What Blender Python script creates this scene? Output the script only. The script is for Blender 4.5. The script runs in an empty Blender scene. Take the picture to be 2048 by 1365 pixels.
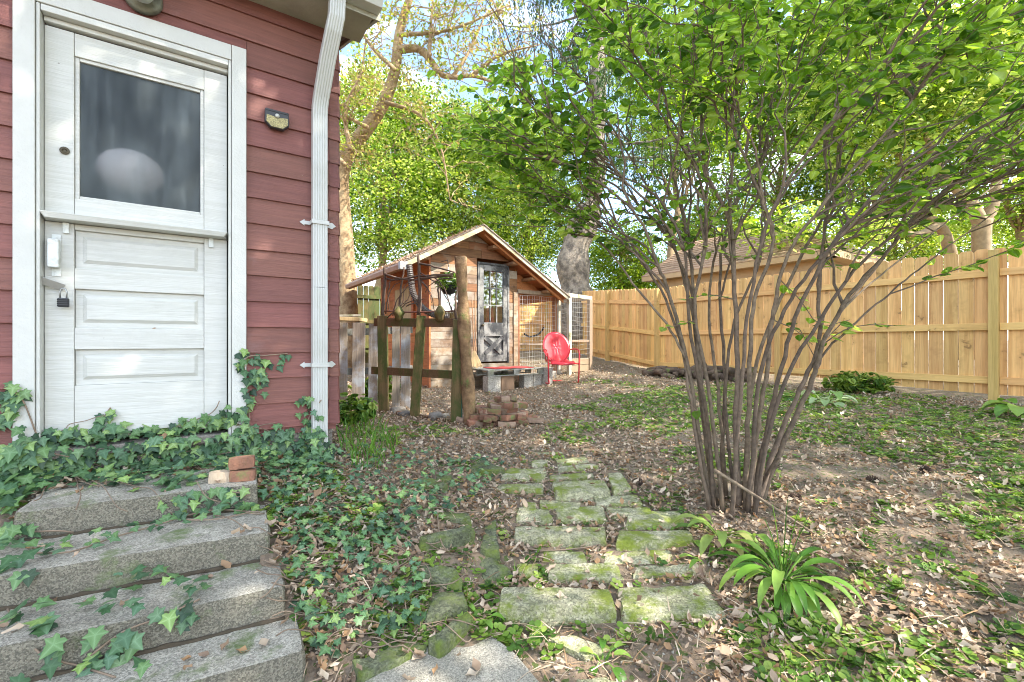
import bpy, bmesh, math, random
import numpy as np
from mathutils import Vector, Matrix, noise as mnoise
random.seed(7); rng = np.random.default_rng(11)
sc = bpy.context.scene
col = sc.collection
R = math.radians
# ---------------------------------------------------------------- camera
YAW = R(55.4); FPX = 890.0
cam_d = bpy.data.cameras.new('camera'); cam = bpy.data.objects.new('camera', cam_d); col.objects.link(cam)
cam_d.sensor_width = 36; cam_d.lens = FPX / 2048 * 36; cam_d.clip_start = .02; cam_d.clip_end = 900
cam.rotation_euler = (R(90), 0, YAW - R(90)); cam.location = (0, 0, 0)
sc.camera = cam
# ---------------------------------------------------------------- world and sun
SUN = Vector((.55, -.83, 0)).normalized(); EL = R(46)
w = bpy.data.worlds.new('World'); sc.world = w; w.use_nodes = True
wn = w.node_tree; wn.nodes.clear()
def WN(t, **k):
    n = wn.nodes.new(t)
    for a, b in k.items(): setattr(n, a, b)
    return n
sky = WN('ShaderNodeTexSky', sky_type='NISHITA', sun_disc=False, sun_elevation=EL, sun_rotation=math.atan2(SUN.x, SUN.y))
sky.air_density = 1.0; sky.dust_density = 1.0; sky.ozone_density = 1.2
tc = WN('ShaderNodeTexCoord'); mp = WN('ShaderNodeMapping'); mp.inputs['Scale'].default_value = (1, 1, 2.6)
nz = WN('ShaderNodeTexNoise'); nz.inputs['Scale'].default_value = 2.1; nz.inputs['Detail'].default_value = 7; nz.inputs['Roughness'].default_value = .55
rp = WN('ShaderNodeValToRGB'); rp.color_ramp.elements[0].position = .44; rp.color_ramp.elements[1].position = .64
rp.color_ramp.elements[1].color = (.8, .8, .8, 1)
mx = WN('ShaderNodeMix', data_type='RGBA'); mx.inputs[7].default_value = (7.5, 7.8, 8.2, 1)
bg = WN('ShaderNodeBackground'); bg.inputs['Strength'].default_value = .15
wo = WN('ShaderNodeOutputWorld')
L = wn.links.new
L(tc.outputs['Generated'], mp.inputs[0]); L(mp.outputs[0], nz.inputs[0]); L(nz.outputs[0], rp.inputs[0])
L(rp.outputs[0], mx.inputs[0]); L(sky.outputs[0], mx.inputs[6]); L(mx.outputs[2], bg.inputs[0]); L(bg.outputs[0], wo.inputs[0])
sd = bpy.data.lights.new('sun', 'SUN'); sd.energy = 2.9; sd.angle = R(.55); sd.color = (1, .93, .82)
so = bpy.data.objects.new('sun', sd); col.objects.link(so)
sv = Vector((SUN.x * math.cos(EL), SUN.y * math.cos(EL), math.sin(EL)))
so.rotation_euler = sv.to_track_quat('Z', 'Y').to_euler(); so.location = sv * 40
sc.view_settings.view_transform = 'Standard'; sc.view_settings.look = 'None'
sc.view_settings.gamma = 1; sc.view_settings.use_curve_mapping = False; sc.view_settings.exposure = 2.12
sc.render.engine = 'CYCLES'
cy = sc.cycles; cy.max_bounces = 8; cy.diffuse_bounces = 4; cy.glossy_bounces = 3; cy.transmission_bounces = 5
cy.transparent_max_bounces = 8; cy.use_denoising = True; cy.use_adaptive_sampling = True; cy.adaptive_threshold = .02
cy.sample_clamp_indirect = 8; cy.pixel_filter_type = 'BLACKMAN_HARRIS'; cy.filter_width = 1.0
# ---------------------------------------------------------------- picture <-> place
FW = Vector((math.cos(YAW), math.sin(YAW), 0)); RT = Vector((math.sin(YAW), -math.cos(YAW), 0))
def W(px, py, d):
    return FW * d + RT * ((px - 1024) / FPX * d) + Vector((0, 0, (682.5 - py) / FPX * d))
def Wz(px, py, z):
    return W(px, py, -z * FPX / (py - 682.5))
def WY(px, y):                       # where the ray through px crosses the plane Y=y
    dr = FW + RT * ((px - 1024) / FPX)
    return dr.x / dr.y * y
def proj(P):                          # numpy (n,3) -> px,py,d
    d = P[:, 0] * FW.x + P[:, 1] * FW.y
    d = np.maximum(d, .01)
    lat = P[:, 0] * RT.x + P[:, 1] * RT.y
    return 1024 + lat / d * FPX, 682.5 - P[:, 2] / d * FPX, d
# ---------------------------------------------------------------- terrain
cps = [Wz(*a) for a in [(900,1340,-1.2),(1100,1262,-1.2),(1300,1365,-1.2),(1100,1080,-1.09),(1100,985,-1.01),(1100,905,-.95),
    (1490,1010,-1.0),(2048,1365,-1.15),(1750,1150,-1.08),(2048,1000,-.95),(1987,803,-.75),(1563,768,-.73),(1313,742,-.65),
    (1200,712,-.42),(650,930,-.8),(610,1150,-.98),(640,1290,-1.18),(800,1000,-.92),(800,1150,-1.08),(1000,858,-.93),
    (765,825,-.88),(860,775,-.83),(1000,775,-.87),(1145,765,-.78),(1300,830,-.83),(1600,870,-.85)]]
cps += [Vector(a) for a in [(-.7,3.1,-.72),(.2,3.1,-.76),(-1.6,2.9,-.8),(-1.5,1.5,-1.2),(-.3,2.45,-.95),(-.3,2.1,-1.1),(-.2,1.75,-1.22),(-.9,1.7,-1.2),(-.9,2.1,-1.05),(0,1.4,-1.22),(3.5,12,-.6),(9.5,12,-.3),(0,10,-.8),(12,3,-.7),
    (12,-3,-.8),(8.1,-3,-.85),(3,-2,-1.2),(-3,-2,-1.25),(-1,1,-1.2),(0,0,-1.2),(20,10,-.3),(4,20,-.3),(-6,8,-.8),(20,-8,-.8)]]
CP = np.array([[v.x, v.y, v.z] for v in cps])
def _U(r2): return .5 * r2 * np.log(r2 + 1e-9)
n_ = len(CP)
K = _U(((CP[:, None, :2] - CP[None, :, :2]) ** 2).sum(-1)) + np.eye(n_) * .02
Pm = np.hstack([np.ones((n_, 1)), CP[:, :2]])
A_ = np.zeros((n_ + 3, n_ + 3)); A_[:n_, :n_] = K; A_[:n_, n_:] = Pm; A_[n_:, :n_] = Pm.T
sol = np.linalg.solve(A_, np.concatenate([CP[:, 2], np.zeros(3)]))
def G(x, y):
    x = np.atleast_1d(np.asarray(x, float)); y = np.atleast_1d(np.asarray(y, float)); s = x.shape
    q = np.stack([np.clip(x.ravel(), -8, 22), np.clip(y.ravel(), -9, 22)], 1)
    out = np.empty(len(q))
    for i in range(0, len(q), 20000):
        c = q[i:i + 20000]
        out[i:i + 20000] = _U(((c[:, None] - CP[None, :, :2]) ** 2).sum(-1)) @ sol[:n_] + sol[n_] + c @ sol[n_ + 1:]
    return np.clip(out, -1.35, .4).reshape(s)
def g1(x, y): return float(G(x, y)[0])
def hit(px, py):
    dr = FW + RT * ((px - 1024) / FPX) + Vector((0, 0, (682.5 - py) / FPX))
    t = np.linspace(.8, 30, 1500)
    z = G(dr.x * t, dr.y * t) - dr.z * t
    k = np.argmax(z > 0)
    return dr * float(t[k] if k else 30)
# ---------------------------------------------------------------- tagging and building
def tag(o, label=None, cat=None, group=None, kind=None):
    if label: o['label'] = label
    if cat: o['category'] = cat
    if group: o['group'] = group
    if kind: o['kind'] = kind
    return o
ORG = {}
def thing(name, label, cat, loc=(0, 0, 0), group=None, kind=None):
    o = bpy.data.objects.new(name, None); col.objects.link(o); o.location = loc
    o.empty_display_size = .1; ORG[o.name] = Vector(loc)
    return tag(o, label, cat, group, kind)
def link(name, me, loc, parent=None, rot=None):
    o = bpy.data.objects.new(name, me); col.objects.link(o)
    l = Vector(loc)
    ORG[o.name] = l.copy()
    if parent is not None:
        o.parent = parent; l = l - ORG[parent.name]
    o.location = l
    if rot is not None: o.rotation_euler = rot
    return o
class MB:
    def __init__(s): s.V = []; s.F = []
    def add(s, vs, fs):
        b = len(s.V); s.V += [tuple(v) for v in vs]; s.F += [tuple(b + i for i in f) for f in fs]; return s
    def hexa(s, p):                      # p: 8 points, bottom 4 ccw then top 4
        return s.add(p, [(3,2,1,0),(4,5,6,7),(0,1,5,4),(1,2,6,5),(2,3,7,6),(3,0,4,7)])
    def box(s, x0, x1, y0, y1, z0, z1):
        return s.hexa([(x0,y0,z0),(x1,y0,z0),(x1,y1,z0),(x0,y1,z0),(x0,y0,z1),(x1,y0,z1),(x1,y1,z1),(x0,y1,z1)])
    def bar(s, a, b, wd, th, up=(0, 0, 1)):  # board from a to b, wd across (along up x dir), th along up
        a = Vector(a); b = Vector(b); d = (b - a).normalized(); u = Vector(up)
        sx = d.cross(u).normalized(); u = sx.cross(d).normalized()
        c = [(-wd/2, -th/2), (wd/2, -th/2), (wd/2, th/2), (-wd/2, th/2)]
        lo = [a + sx * i + u * j for i, j in c]; hi = [b + sx * i + u * j for i, j in c]
        return s.hexa(lo + hi)
    def tube(s, pts, rad, n=7, flat=1.0):
        pts = [Vector(p) for p in pts]
        if not hasattr(rad, '__len__'): rad = [rad] * len(pts)
        vs = []; fs = []; ref = Vector((.3, .2, 1)).normalized()
        for i, p in enumerate(pts):
            d = (pts[min(i+1, len(pts)-1)] - pts[max(i-1, 0)]).normalized()
            a = d.cross(ref)
            if a.length < .15: a = d.cross(Vector((1, 0, 0)))
            a.normalize(); b = d.cross(a)
            ref = a.cross(d) if i else ref
            for k in range(n):
                t = 2 * math.pi * k / n
                vs.append(p + (a * math.cos(t) + b * math.sin(t) * flat) * rad[i])
        m = len(pts)
        for i in range(m - 1):
            for k in range(n):
                fs.append((i*n+k, i*n+(k+1) % n, (i+1)*n+(k+1) % n, (i+1)*n+k))
        fs.append(tuple(range(n))[::-1]); fs.append(tuple((m-1)*n+k for k in range(n)))
        return s.add(vs, fs)
    def lathe(s, prof, c, n=16, axis='Z'):
        vs = []; fs = []
        for r, h in prof:
            for k in range(n):
                t = 2 * math.pi * k / n
                q = (r * math.cos(t), r * math.sin(t), h)
                if axis == 'Y': q = (q[0], -q[2], q[1])
                vs.append(Vector(c) + Vector(q))
        m = len(prof)
        for i in range(m - 1):
            for k in range(n): fs.append((i*n+k, i*n+(k+1) % n, (i+1)*n+(k+1) % n, (i+1)*n+k))
        fs.append(tuple(range(n))[::-1]); fs.append(tuple((m-1)*n+k for k in range(n)))
        return s.add(vs, fs)
    def prism(s, poly, off):             # poly: 3d points, off: Vector extrusion
        n = len(poly); off = Vector(off)
        vs = [Vector(p) for p in poly] + [Vector(p) + off for p in poly]
        return s.add(vs, [tuple(range(n))[::-1], tuple(range(n, 2*n))] + [(i, (i+1) % n, n+(i+1) % n, n+i) for i in range(n)])
    def build(s, name, mat, parent=None, smooth=False, bevel=0, origin=None):
        V = np.array(s.V, dtype=float)
        if origin is None: o = (V.min(0) + V.max(0)) / 2
        else: o = np.array(origin, dtype=float)
        me = bpy.data.meshes.new(name); me.from_pydata((V - o).tolist(), [], s.F)
        bm = bmesh.new(); bm.from_mesh(me); bmesh.ops.recalc_face_normals(bm, faces=bm.faces); bm.to_mesh(me); bm.free()
        me.materials.append(mat)
        if smooth: me.polygons.foreach_set('use_smooth', [True] * len(me.polygons))
        if smooth == 2: me.set_sharp_from_angle(angle=R(32))
        ob = link(name, me, o, parent)
        if bevel:
            b = ob.modifiers.new('edge', 'BEVEL'); b.width = bevel; b.segments = 2; b.limit_method = 'ANGLE'
        return ob
def stone_mb(c8, n=(7, 4, 3), k=7, amp=.01, freq=9, seed=0, big=0):
    """rough block: cube grid mapped onto 8 corners, rounded and roughened"""
    c = [Vector(p) for p in c8]
    idx = {}; vs = []; fs = []
    def vert(i, j, l):
        key = (i, j, l)
        if key in idx: return idx[key]
        u, v, w_ = 2*i/n[0]-1, 2*j/n[1]-1, 2*l/n[2]-1
        m = max(abs(u), abs(v), abs(w_)); nn = (abs(u)**k + abs(v)**k + abs(w_)**k) ** (1/k); f = m / nn
        u, v, w_ = u*f, v*f, w_*f
        a, b, e = (u+1)/2, (v+1)/2, (w_+1)/2
        lo = (c[0]*(1-a)+c[1]*a)*(1-b) + (c[3]*(1-a)+c[2]*a)*b
        hi = (c[4]*(1-a)+c[5]*a)*(1-b) + (c[7]*(1-a)+c[6]*a)*b
        p = lo*(1-e)+hi*e
        q = p * freq + Vector((seed*3.1, seed*1.7, seed))
        dv = mnoise.noise_vector(q) * amp + mnoise.noise_vector(q * 3.1) * amp * .4
        if big: dv += mnoise.noise_vector(p * freq * .3 + Vector((seed, 0, 0))) * big
        vs.append(p + dv); idx[key] = len(vs) - 1
        return idx[key]
    for i in range(n[0]):
        for j in range(n[1]):
            fs.append([vert(i,j,0), vert(i,j+1,0), vert(i+1,j+1,0), vert(i+1,j,0)])
            fs.append([vert(i,j,n[2]), vert(i+1,j,n[2]), vert(i+1,j+1,n[2]), vert(i,j+1,n[2])])
    for i in range(n[0]):
        for l in range(n[2]):
            fs.append([vert(i,0,l), vert(i+1,0,l), vert(i+1,0,l+1), vert(i,0,l+1)])
            fs.append([vert(i,n[1],l), vert(i,n[1],l+1), vert(i+1,n[1],l+1), vert(i+1,n[1],l)])
    for j in range(n[1]):
        for l in range(n[2]):
            fs.append([vert(0,j,l), vert(0,j,l+1), vert(0,j+1,l+1), vert(0,j+1,l)])
            fs.append([vert(n[0],j,l), vert(n[0],j+1,l), vert(n[0],j+1,l+1), vert(n[0],j,l+1)])
    return MB().add(vs, fs)
# batch scatter of one small template
def rotm(yaw, pitch, roll):
    cy_, sy = np.cos(yaw), np.sin(yaw); cp, sp = np.cos(pitch), np.sin(pitch); cr, sr = np.cos(roll), np.sin(roll)
    n = len(yaw); M_ = np.empty((n, 3, 3))
    M_[:,0,0]=cy_*cr-sy*sp*sr; M_[:,0,1]=-sy*cp; M_[:,0,2]=cy_*sr+sy*sp*cr
    M_[:,1,0]=sy*cr+cy_*sp*sr; M_[:,1,1]=cy_*cp; M_[:,1,2]=sy*sr-cy_*sp*cr
    M_[:,2,0]=-cp*sr; M_[:,2,1]=sp; M_[:,2,2]=cp*cr
    return M_
def mesh_np(name, V, T, rnd, mat, smooth=False, mid=None):
    me = bpy.data.meshes.new(name)
    nt = len(T)
    me.vertices.add(len(V)); me.vertices.foreach_set('co', V.astype(np.float32).ravel())
    me.loops.add(nt*3); me.loops.foreach_set('vertex_index', T.astype(np.int32).ravel())
    me.polygons.add(nt); me.polygons.foreach_set('loop_start', np.arange(0, nt*3, 3, dtype=np.int32))
    if smooth: me.polygons.foreach_set('use_smooth', np.ones(nt, bool))
    me.update(calc_edges=True)
    a = me.attributes.new('rnd', 'FLOAT', 'POINT'); a.data.foreach_set('value', rnd.astype(np.float32))
    if mid is not None:
        a = me.attributes.new('mid', 'FLOAT', 'POINT'); a.data.foreach_set('value', mid.astype(np.float32))
    me.materials.append(mat)
    return me
def scatter(tv, tt, P, M_, S, rnd):
    """-> V, T, rnd for joined copies"""
    tv = np.asarray(tv, float); tt = np.asarray(tt, int); n = len(P); m = len(tv)
    S = np.asarray(S, float)
    V = np.einsum('nij,mj->nmi', M_, tv) * S[:, None, None] + P[:, None, :]
    T = (tt[None] + (np.arange(n) * m)[:, None, None]).reshape(-1, 3)
    return V.reshape(-1, 3), T, np.repeat(rnd, m)
def join_np(parts):
    V = []; T = []; Rn = []; b = 0
    for v, t, r in parts:
        V.append(v); T.append(t + b); Rn.append(r); b += len(v)
    return np.vstack(V), np.vstack(T), np.concatenate(Rn)
# leaf templates (unit length along +Y, normal +Z)
RHOMB = ([(0,0,0),(.32,.45,.07),(0,1,-.03),(-.32,.45,.07)], [(0,1,2),(0,2,3)])
def outline_leaf(pts, fold=.1, droop=.15):
    """half outline (x,y) mirrored about a midrib that is cut in three"""
    mid = [(0, t, -droop*t*t) for t in (0, .33, .66, 1)]
    V = list(mid); T = []
    for s in (1, -1):
        b = len(V); V += [(s*x, y, fold*x - droop*y*y) for x, y in pts]
        n = len(pts)
        def m(y): return min(3, max(0, int(round(y*3))))
        prev = 0
        for i in range(n):
            cm = m(pts[i][1])
            if i == 0: T.append((0, b, cm) if cm else (0, b, 1)); prev = max(cm, 1)
            else:
                T.append((prev, b+i-1, b+i))
                if cm > prev: T.append((prev, b+i, cm)); prev = cm
        if prev != 3: T.append((prev, b+n-1, 3))
    return V, T
OVAL = outline_leaf([(.2,.02),(.36,.18),(.4,.4),(.3,.68),(.12,.9)])
HOSTA = outline_leaf([(.05,.05),(.16,.2),(.2,.45),(.15,.72),(.06,.92)], fold=-.25, droop=.35)
# ivy: 5 lobes
_iv = [(0,0),(.14,-.1),(.34,-.08),(.3,.12),(.56,.3),(.3,.42),(.2,.62),(0,1),(-.2,.62),(-.3,.42),(-.56,.3),(-.3,.12),(-.34,-.08),(-.14,-.1)]
IVY = ([(0,.3,.03)] + [(x, y, -.1*(abs(x)**1.5) - .06*y*y) for x, y in _iv], [(0, i+1, (i+1) % len(_iv)+1) for i in range(len(_iv))])
ROUND = ([(0,.5,-.08)] + [(.5*math.sin(t)*1.05, .5-.5*math.cos(t), .03) for t in [math.pi*2*k/7 for k in range(7)]], [(0, i+1, (i+1) % 7+1) for i in range(7)])
DRY2 = ([(0,0,.1),(.13,.2,.0),(.20,.5,.16),(.10,.82,.06),(0,1.05,.3),(-.10,.8,.22),(-.17,.5,.26),(-.12,.2,.14),(.0,.5,.0)],
       [(0,1,8),(1,2,8),(2,3,8),(3,4,8),(4,5,8),(5,6,8),(6,7,8),(7,0,8)])
DRY = ([(0,0,.05),(.24,.2,.22),(.30,.6,.10),(.06,1.0,.30),(-.16,.82,.05),(-.30,.42,.28),(-.16,.2,.06),(0,.5,-.02)],
       [(0,1,7),(1,2,7),(2,3,7),(3,4,7),(4,5,7),(5,6,7),(6,0,7)])
# ---------------------------------------------------------------- materials
def newmat(name):
    m = bpy.data.materials.new(name); m.use_nodes = True; nt = m.node_tree
    for n in list(nt.nodes): nt.nodes.remove(n)
    out = nt.nodes.new('ShaderNodeOutputMaterial'); b = nt.nodes.new('ShaderNodeBsdfPrincipled')
    nt.links.new(b.outputs[0], out.inputs[0])
    return m, nt, b, out
def N(nt, t, ins=None, **k):
    n = nt.nodes.new(t)
    for a, v in k.items(): setattr(n, a, v)
    for a, v in (ins or {}).items():
        if isinstance(v, bpy.types.NodeSocket): nt.links.new(v, n.inputs[a])
        else: n.inputs[a].default_value = v
    return n
def c4(c): return (c[0], c[1], c[2], 1)
def mixc(nt, f, a, b, mode='MIX'):
    n = nt.nodes.new('ShaderNodeMix'); n.data_type = 'RGBA'; n.blend_type = mode
    for i, v in ((0, f), (6, a), (7, b)):
        if isinstance(v, bpy.types.NodeSocket): nt.links.new(v, n.inputs[i])
        else: n.inputs[i].default_value = v if i == 0 else c4(v)
    return n.outputs[2]
def ramp(nt, f, a, b):
    return N(nt, 'ShaderNodeMapRange', {0: f, 1: a, 2: b}).outputs[0]
def math_(nt, op, a, b=0.0):
    return N(nt, 'ShaderNodeMath', {0: a, 1: b}, operation=op).outputs[0]
def vec(nt, scale=(1, 1, 1), rnd=True):
    t = N(nt, 'ShaderNodeTexCoord'); v = t.outputs['Object']
    if rnd:
        oi = N(nt, 'ShaderNodeObjectInfo')
        off = N(nt, 'ShaderNodeVectorMath', {0: oi.outputs['Random'], 1: (37.0, 51.0, 23.0)}, operation='MULTIPLY').outputs[0]
        v = N(nt, 'ShaderNodeVectorMath', {0: v, 1: off}).outputs[0]
    return N(nt, 'ShaderNodeMapping', {0: v, 3: scale}).outputs[0]
def surf(name, c1, c2=None, scale=6, rough=.8, bump=.3, bscale=40, obj_var=.12, moss=0, mossc=(.09, .13, .03), metal=0, speck=0, dist=.01, lo=.35, hi=.65, riser=None):
    m, nt, b, out = newmat(name); c2 = c2 or tuple(x*.75 for x in c1)
    v = vec(nt)
    n1 = N(nt, 'ShaderNodeTexNoise', {0: v, 'Scale': scale, 'Detail': 6, 'Roughness': .62}).outputs[0]
    c = mixc(nt, ramp(nt, n1, lo, hi), c1, c2)
    oi = N(nt, 'ShaderNodeObjectInfo').outputs['Random']
    c = N(nt, 'ShaderNodeHueSaturation', {'Value': ramp_out(nt, oi, 1-obj_var, 1+obj_var), 'Color': c}).outputs[0]
    n2 = N(nt, 'ShaderNodeTexNoise', {0: v, 'Scale': bscale, 'Detail': 5, 'Roughness': .7}).outputs[0]
    if speck:
        vo = N(nt, 'ShaderNodeTexVoronoi', {0: v, 'Scale': speck}); vc = N(nt, 'ShaderNodeSeparateColor', {0: vo.outputs['Color']}).outputs[0]
        c = mixc(nt, .7, c, N(nt, 'ShaderNodeHueSaturation', {'Value': ramp_out(nt, vc, .4, 1.6), 'Color': c}).outputs[0])
        vd = N(nt, 'ShaderNodeTexNoise', {0: v, 'Scale': speck*.25, 'Detail': 6, 'Roughness': .8}).outputs[0]
        c = mixc(nt, ramp(nt, vd, .56, .68), c, tuple(x*.5 for x in c2))
    if riser:      # upright faces show brown aggregate, darkened further to paint in their shade
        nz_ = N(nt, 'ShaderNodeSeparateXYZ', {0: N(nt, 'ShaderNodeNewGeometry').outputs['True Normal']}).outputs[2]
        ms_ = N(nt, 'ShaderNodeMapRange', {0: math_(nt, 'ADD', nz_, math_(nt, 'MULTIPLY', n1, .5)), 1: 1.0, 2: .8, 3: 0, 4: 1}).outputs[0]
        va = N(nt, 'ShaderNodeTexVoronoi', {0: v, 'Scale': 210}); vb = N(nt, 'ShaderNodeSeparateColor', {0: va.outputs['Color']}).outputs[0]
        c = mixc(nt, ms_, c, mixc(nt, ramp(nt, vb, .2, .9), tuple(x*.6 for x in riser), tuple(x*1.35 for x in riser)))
    if moss:
        n3 = N(nt, 'ShaderNodeTexNoise', {0: v, 'Scale': scale*.8, 'Detail': 8, 'Roughness': .7}).outputs[0]
        c = mixc(nt, ramp(nt, n3, .62-moss*.3, .72-moss*.2), c, mixc(nt, n2, mossc, tuple(x*2 for x in mossc)))
    nt.links.new(c, b.inputs['Base Color']); b.inputs['Roughness'].default_value = rough; b.inputs['Metallic'].default_value = metal
    if bump:
        bp = N(nt, 'ShaderNodeBump', {'Strength': bump, 'Distance': dist, 'Height': n2}).outputs[0]; nt.links.new(bp, b.inputs['Normal'])
    return m
def ramp_out(nt, f, a, b):
    return N(nt, 'ShaderNodeMapRange', {0: f, 3: a, 4: b}).outputs[0]
def wood(name, c1, c2, axis=2, rough=.75, grain=1.0, knots=.0, weather=None, wamt=.5, var=.18, bump=.4, gscale=22, green=0, chips=0):
    m, nt, b, out = newmat(name)
    s = [gscale]*3; s[axis] = gscale*.045
    v = vec(nt, tuple(s))
    n1 = N(nt, 'ShaderNodeTexNoise', {0: v, 'Scale': 1, 'Detail': 5, 'Roughness': .6, 'Distortion': .6}).outputs[0]
    c = mixc(nt, ramp(nt, n1, .5-.2*grain, .5+.2*grain), c1, c2)
    vf = vec(nt, tuple(x*5 for x in s))
    nf = N(nt, 'ShaderNodeTexNoise', {0: vf, 'Scale': 1, 'Detail': 3}).outputs[0]
    c = mixc(nt, .35*grain, c, mixc(nt, ramp(nt, nf, .35, .65), tuple(x*.55 for x in c2), c1))
    oi = N(nt, 'ShaderNodeObjectInfo').outputs['Random']
    if knots:
        ks = [5.0]*3; ks[axis] = 2.6
        kv = N(nt, 'ShaderNodeVectorMath', {0: vec(nt, tuple(ks)), 1: N(nt, 'ShaderNodeTexNoise', {0: vec(nt), 'Scale': 14}).outputs['Color']}).outputs[0]
        vo = N(nt, 'ShaderNodeTexVoronoi', {0: kv, 'Scale': 1}).outputs['Distance']
        c = mixc(nt, N(nt, 'ShaderNodeMapRange', {0: vo, 1: .075, 2: .16, 3: knots, 4: 0}).outputs[0], c, tuple(x*.28 for x in c2))
        c = mixc(nt, N(nt, 'ShaderNodeMapRange', {0: vo, 1: .15, 2: .45, 3: knots*.5, 4: 0}).outputs[0], c, tuple(x*.8 for x in c2))
    if weather:
        nw = N(nt, 'ShaderNodeTexNoise', {0: vec(nt, (3, 3, 3)), 'Scale': 1, 'Detail': 6, 'Roughness': .7}).outputs[0]
        c = mixc(nt, ramp(nt, nw, .75-wamt*.5, .9-wamt*.5), c, weather)
    if green:
        ng = N(nt, 'ShaderNodeTexNoise', {0: vec(nt, (5, 5, 2.5)), 'Scale': 1, 'Detail': 7, 'Roughness': .7}).outputs[0]
        c = mixc(nt, ramp(nt, ng, .65-green*.3, .8-green*.3), c, (.07, .09, .015))
    if chips:
        nc = N(nt, 'ShaderNodeTexNoise', {0: vec(nt, (1.6,1.6,1.6)), 'Scale': 16, 'Detail': 9, 'Roughness': .72}).outputs[0]
        c = mixc(nt, ramp(nt, nc, .74-chips, .75-chips), c, (.13,.10,.075))
        nc = N(nt, 'ShaderNodeTexNoise', {0: vec(nt, (1,1,1)), 'Scale': 3.5, 'Detail': 8, 'Roughness': .75}).outputs[0]
        c = mixc(nt, math_(nt, 'MULTIPLY', ramp(nt, nc, .5, .75), .5), c, tuple(x*.72 for x in c1))
    c = N(nt, 'ShaderNodeHueSaturation', {'Hue': ramp_out(nt, oi, .492, .508), 'Value': ramp_out(nt, math_(nt, 'FRACT', math_(nt, 'MULTIPLY', oi, 7.3)), 1-var, 1+var), 'Color': c}).outputs[0]
    nt.links.new(c, b.inputs['Base Color']); b.inputs['Roughness'].default_value = rough
    bp = N(nt, 'ShaderNodeBump', {'Strength': bump, 'Distance': .004, 'Height': math_(nt, 'ADD', n1, nf)}).outputs[0]; nt.links.new(bp, b.inputs['Normal'])
    return m
def leafmat(name, cols, trans=.4, rough=.5, tboost=1.5, vein=.5):
    m, nt, b, out = newmat(name)
    at = N(nt, 'ShaderNodeAttribute', attribute_name='rnd').outputs['Fac']; oi = N(nt, 'ShaderNodeObjectInfo').outputs['Random']
    f = math_(nt, 'FRACT', math_(nt, 'ADD', at, math_(nt, 'MULTIPLY', oi, 13.7)))
    r = N(nt, 'ShaderNodeValToRGB', {0: f}); cr = r.color_ramp; cr.interpolation = 'LINEAR'
    while len(cr.elements) < len(cols): cr.elements.new(.5)
    for i, c in enumerate(cols):
        cr.elements[i].position = i / (len(cols)-1) * .96; cr.elements[i].color = c4(c)
    nv = N(nt, 'ShaderNodeTexNoise', {0: N(nt, 'ShaderNodeTexCoord').outputs['Object'], 'Scale': 30, 'Detail': 2}).outputs[0]
    c = N(nt, 'ShaderNodeHueSaturation', {'Value': ramp_out(nt, nv, .75, 1.25), 'Color': r.outputs[0]}).outputs[0]
    md = N(nt, 'ShaderNodeAttribute', attribute_name='mid').outputs['Fac']
    c = mixc(nt, math_(nt, 'MULTIPLY', math_(nt, 'POWER', md, 3.0), vein), c, N(nt, 'ShaderNodeHueSaturation', {'Saturation': .75, 'Value': 2.1, 'Color': c}).outputs[0])
    nt.links.new(c, b.inputs['Base Color']); b.inputs['Roughness'].default_value = rough; b.inputs['Specular IOR Level'].default_value = .35
    if trans:
        tr = N(nt, 'ShaderNodeBsdfTranslucent', {0: N(nt, 'ShaderNodeHueSaturation', {'Hue': .485, 'Saturation': 1.1, 'Value': tboost, 'Color': c}).outputs[0]})
        ms = N(nt, 'ShaderNodeMixShader', {0: trans, 1: b.outputs[0], 2: tr.outputs[0]}); nt.links.new(ms.outputs[0], out.inputs[0])
    return m
# ================================================================ materials of the setting
M_red = wood('red_paint', (.22,.082,.064), (.17,.062,.049), axis=0, rough=.62, grain=.5, var=.09, bump=.55, chips=.03, weather=(.22,.11,.10), wamt=.25, gscale=60)
M_white = surf('white_paint', (.55,.55,.51), (.49,.49,.45), scale=5, rough=.45, bump=.3, bscale=60, obj_var=.03, lo=.4, hi=.75)
M_whitedoor = wood('white_door_paint', (.56,.56,.52), (.52,.52,.475), axis=0, rough=.5, grain=.10, var=.03, bump=.4, chips=.035, weather=(.40,.40,.34), wamt=.05, gscale=50)
M_soffit = surf('soffit_paint', (.40,.39,.32), (.33,.32,.26), scale=6, rough=.7, bscale=40)
M_gutter = surf('aluminium_white', (.52,.525,.50), (.43,.43,.39), scale=4, rough=.4, bump=.1, obj_var=.04, lo=.45, hi=.8)
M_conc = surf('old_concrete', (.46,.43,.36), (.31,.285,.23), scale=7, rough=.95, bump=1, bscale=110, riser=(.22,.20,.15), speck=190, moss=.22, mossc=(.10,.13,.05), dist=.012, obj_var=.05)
M_slab = surf('slab_concrete', (.36,.33,.27), (.27,.25,.20), scale=5, rough=.95, bump=.6, bscale=130, speck=240, moss=.1, mossc=(.12,.14,.07), obj_var=.03)
M_found = surf('foundation_stone', (.30,.27,.23), (.17,.15,.13), scale=6, rough=.95, bump=1, bscale=30, dist=.03)
M_stone = surf('limestone', (.50,.465,.32), (.24,.24,.13), scale=9, rough=.93, bump=.9, bscale=50, moss=.56, mossc=(.13,.16,.02), dist=.02, obj_var=.12, speck=130)
M_mossrock = surf('mossy_rock', (.16,.17,.10), (.09,.10,.055), scale=8, rough=.95, bump=.9, bscale=45, moss=.55, mossc=(.09,.12,.02), dist=.02, obj_var=.15, speck=110)
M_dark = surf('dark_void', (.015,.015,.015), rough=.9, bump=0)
M_pine = wood('new_pine', (.80,.50,.19), (.60,.33,.11), axis=2, rough=.65, grain=.55, knots=1.0, var=.19, bump=.25, gscale=20)
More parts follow.
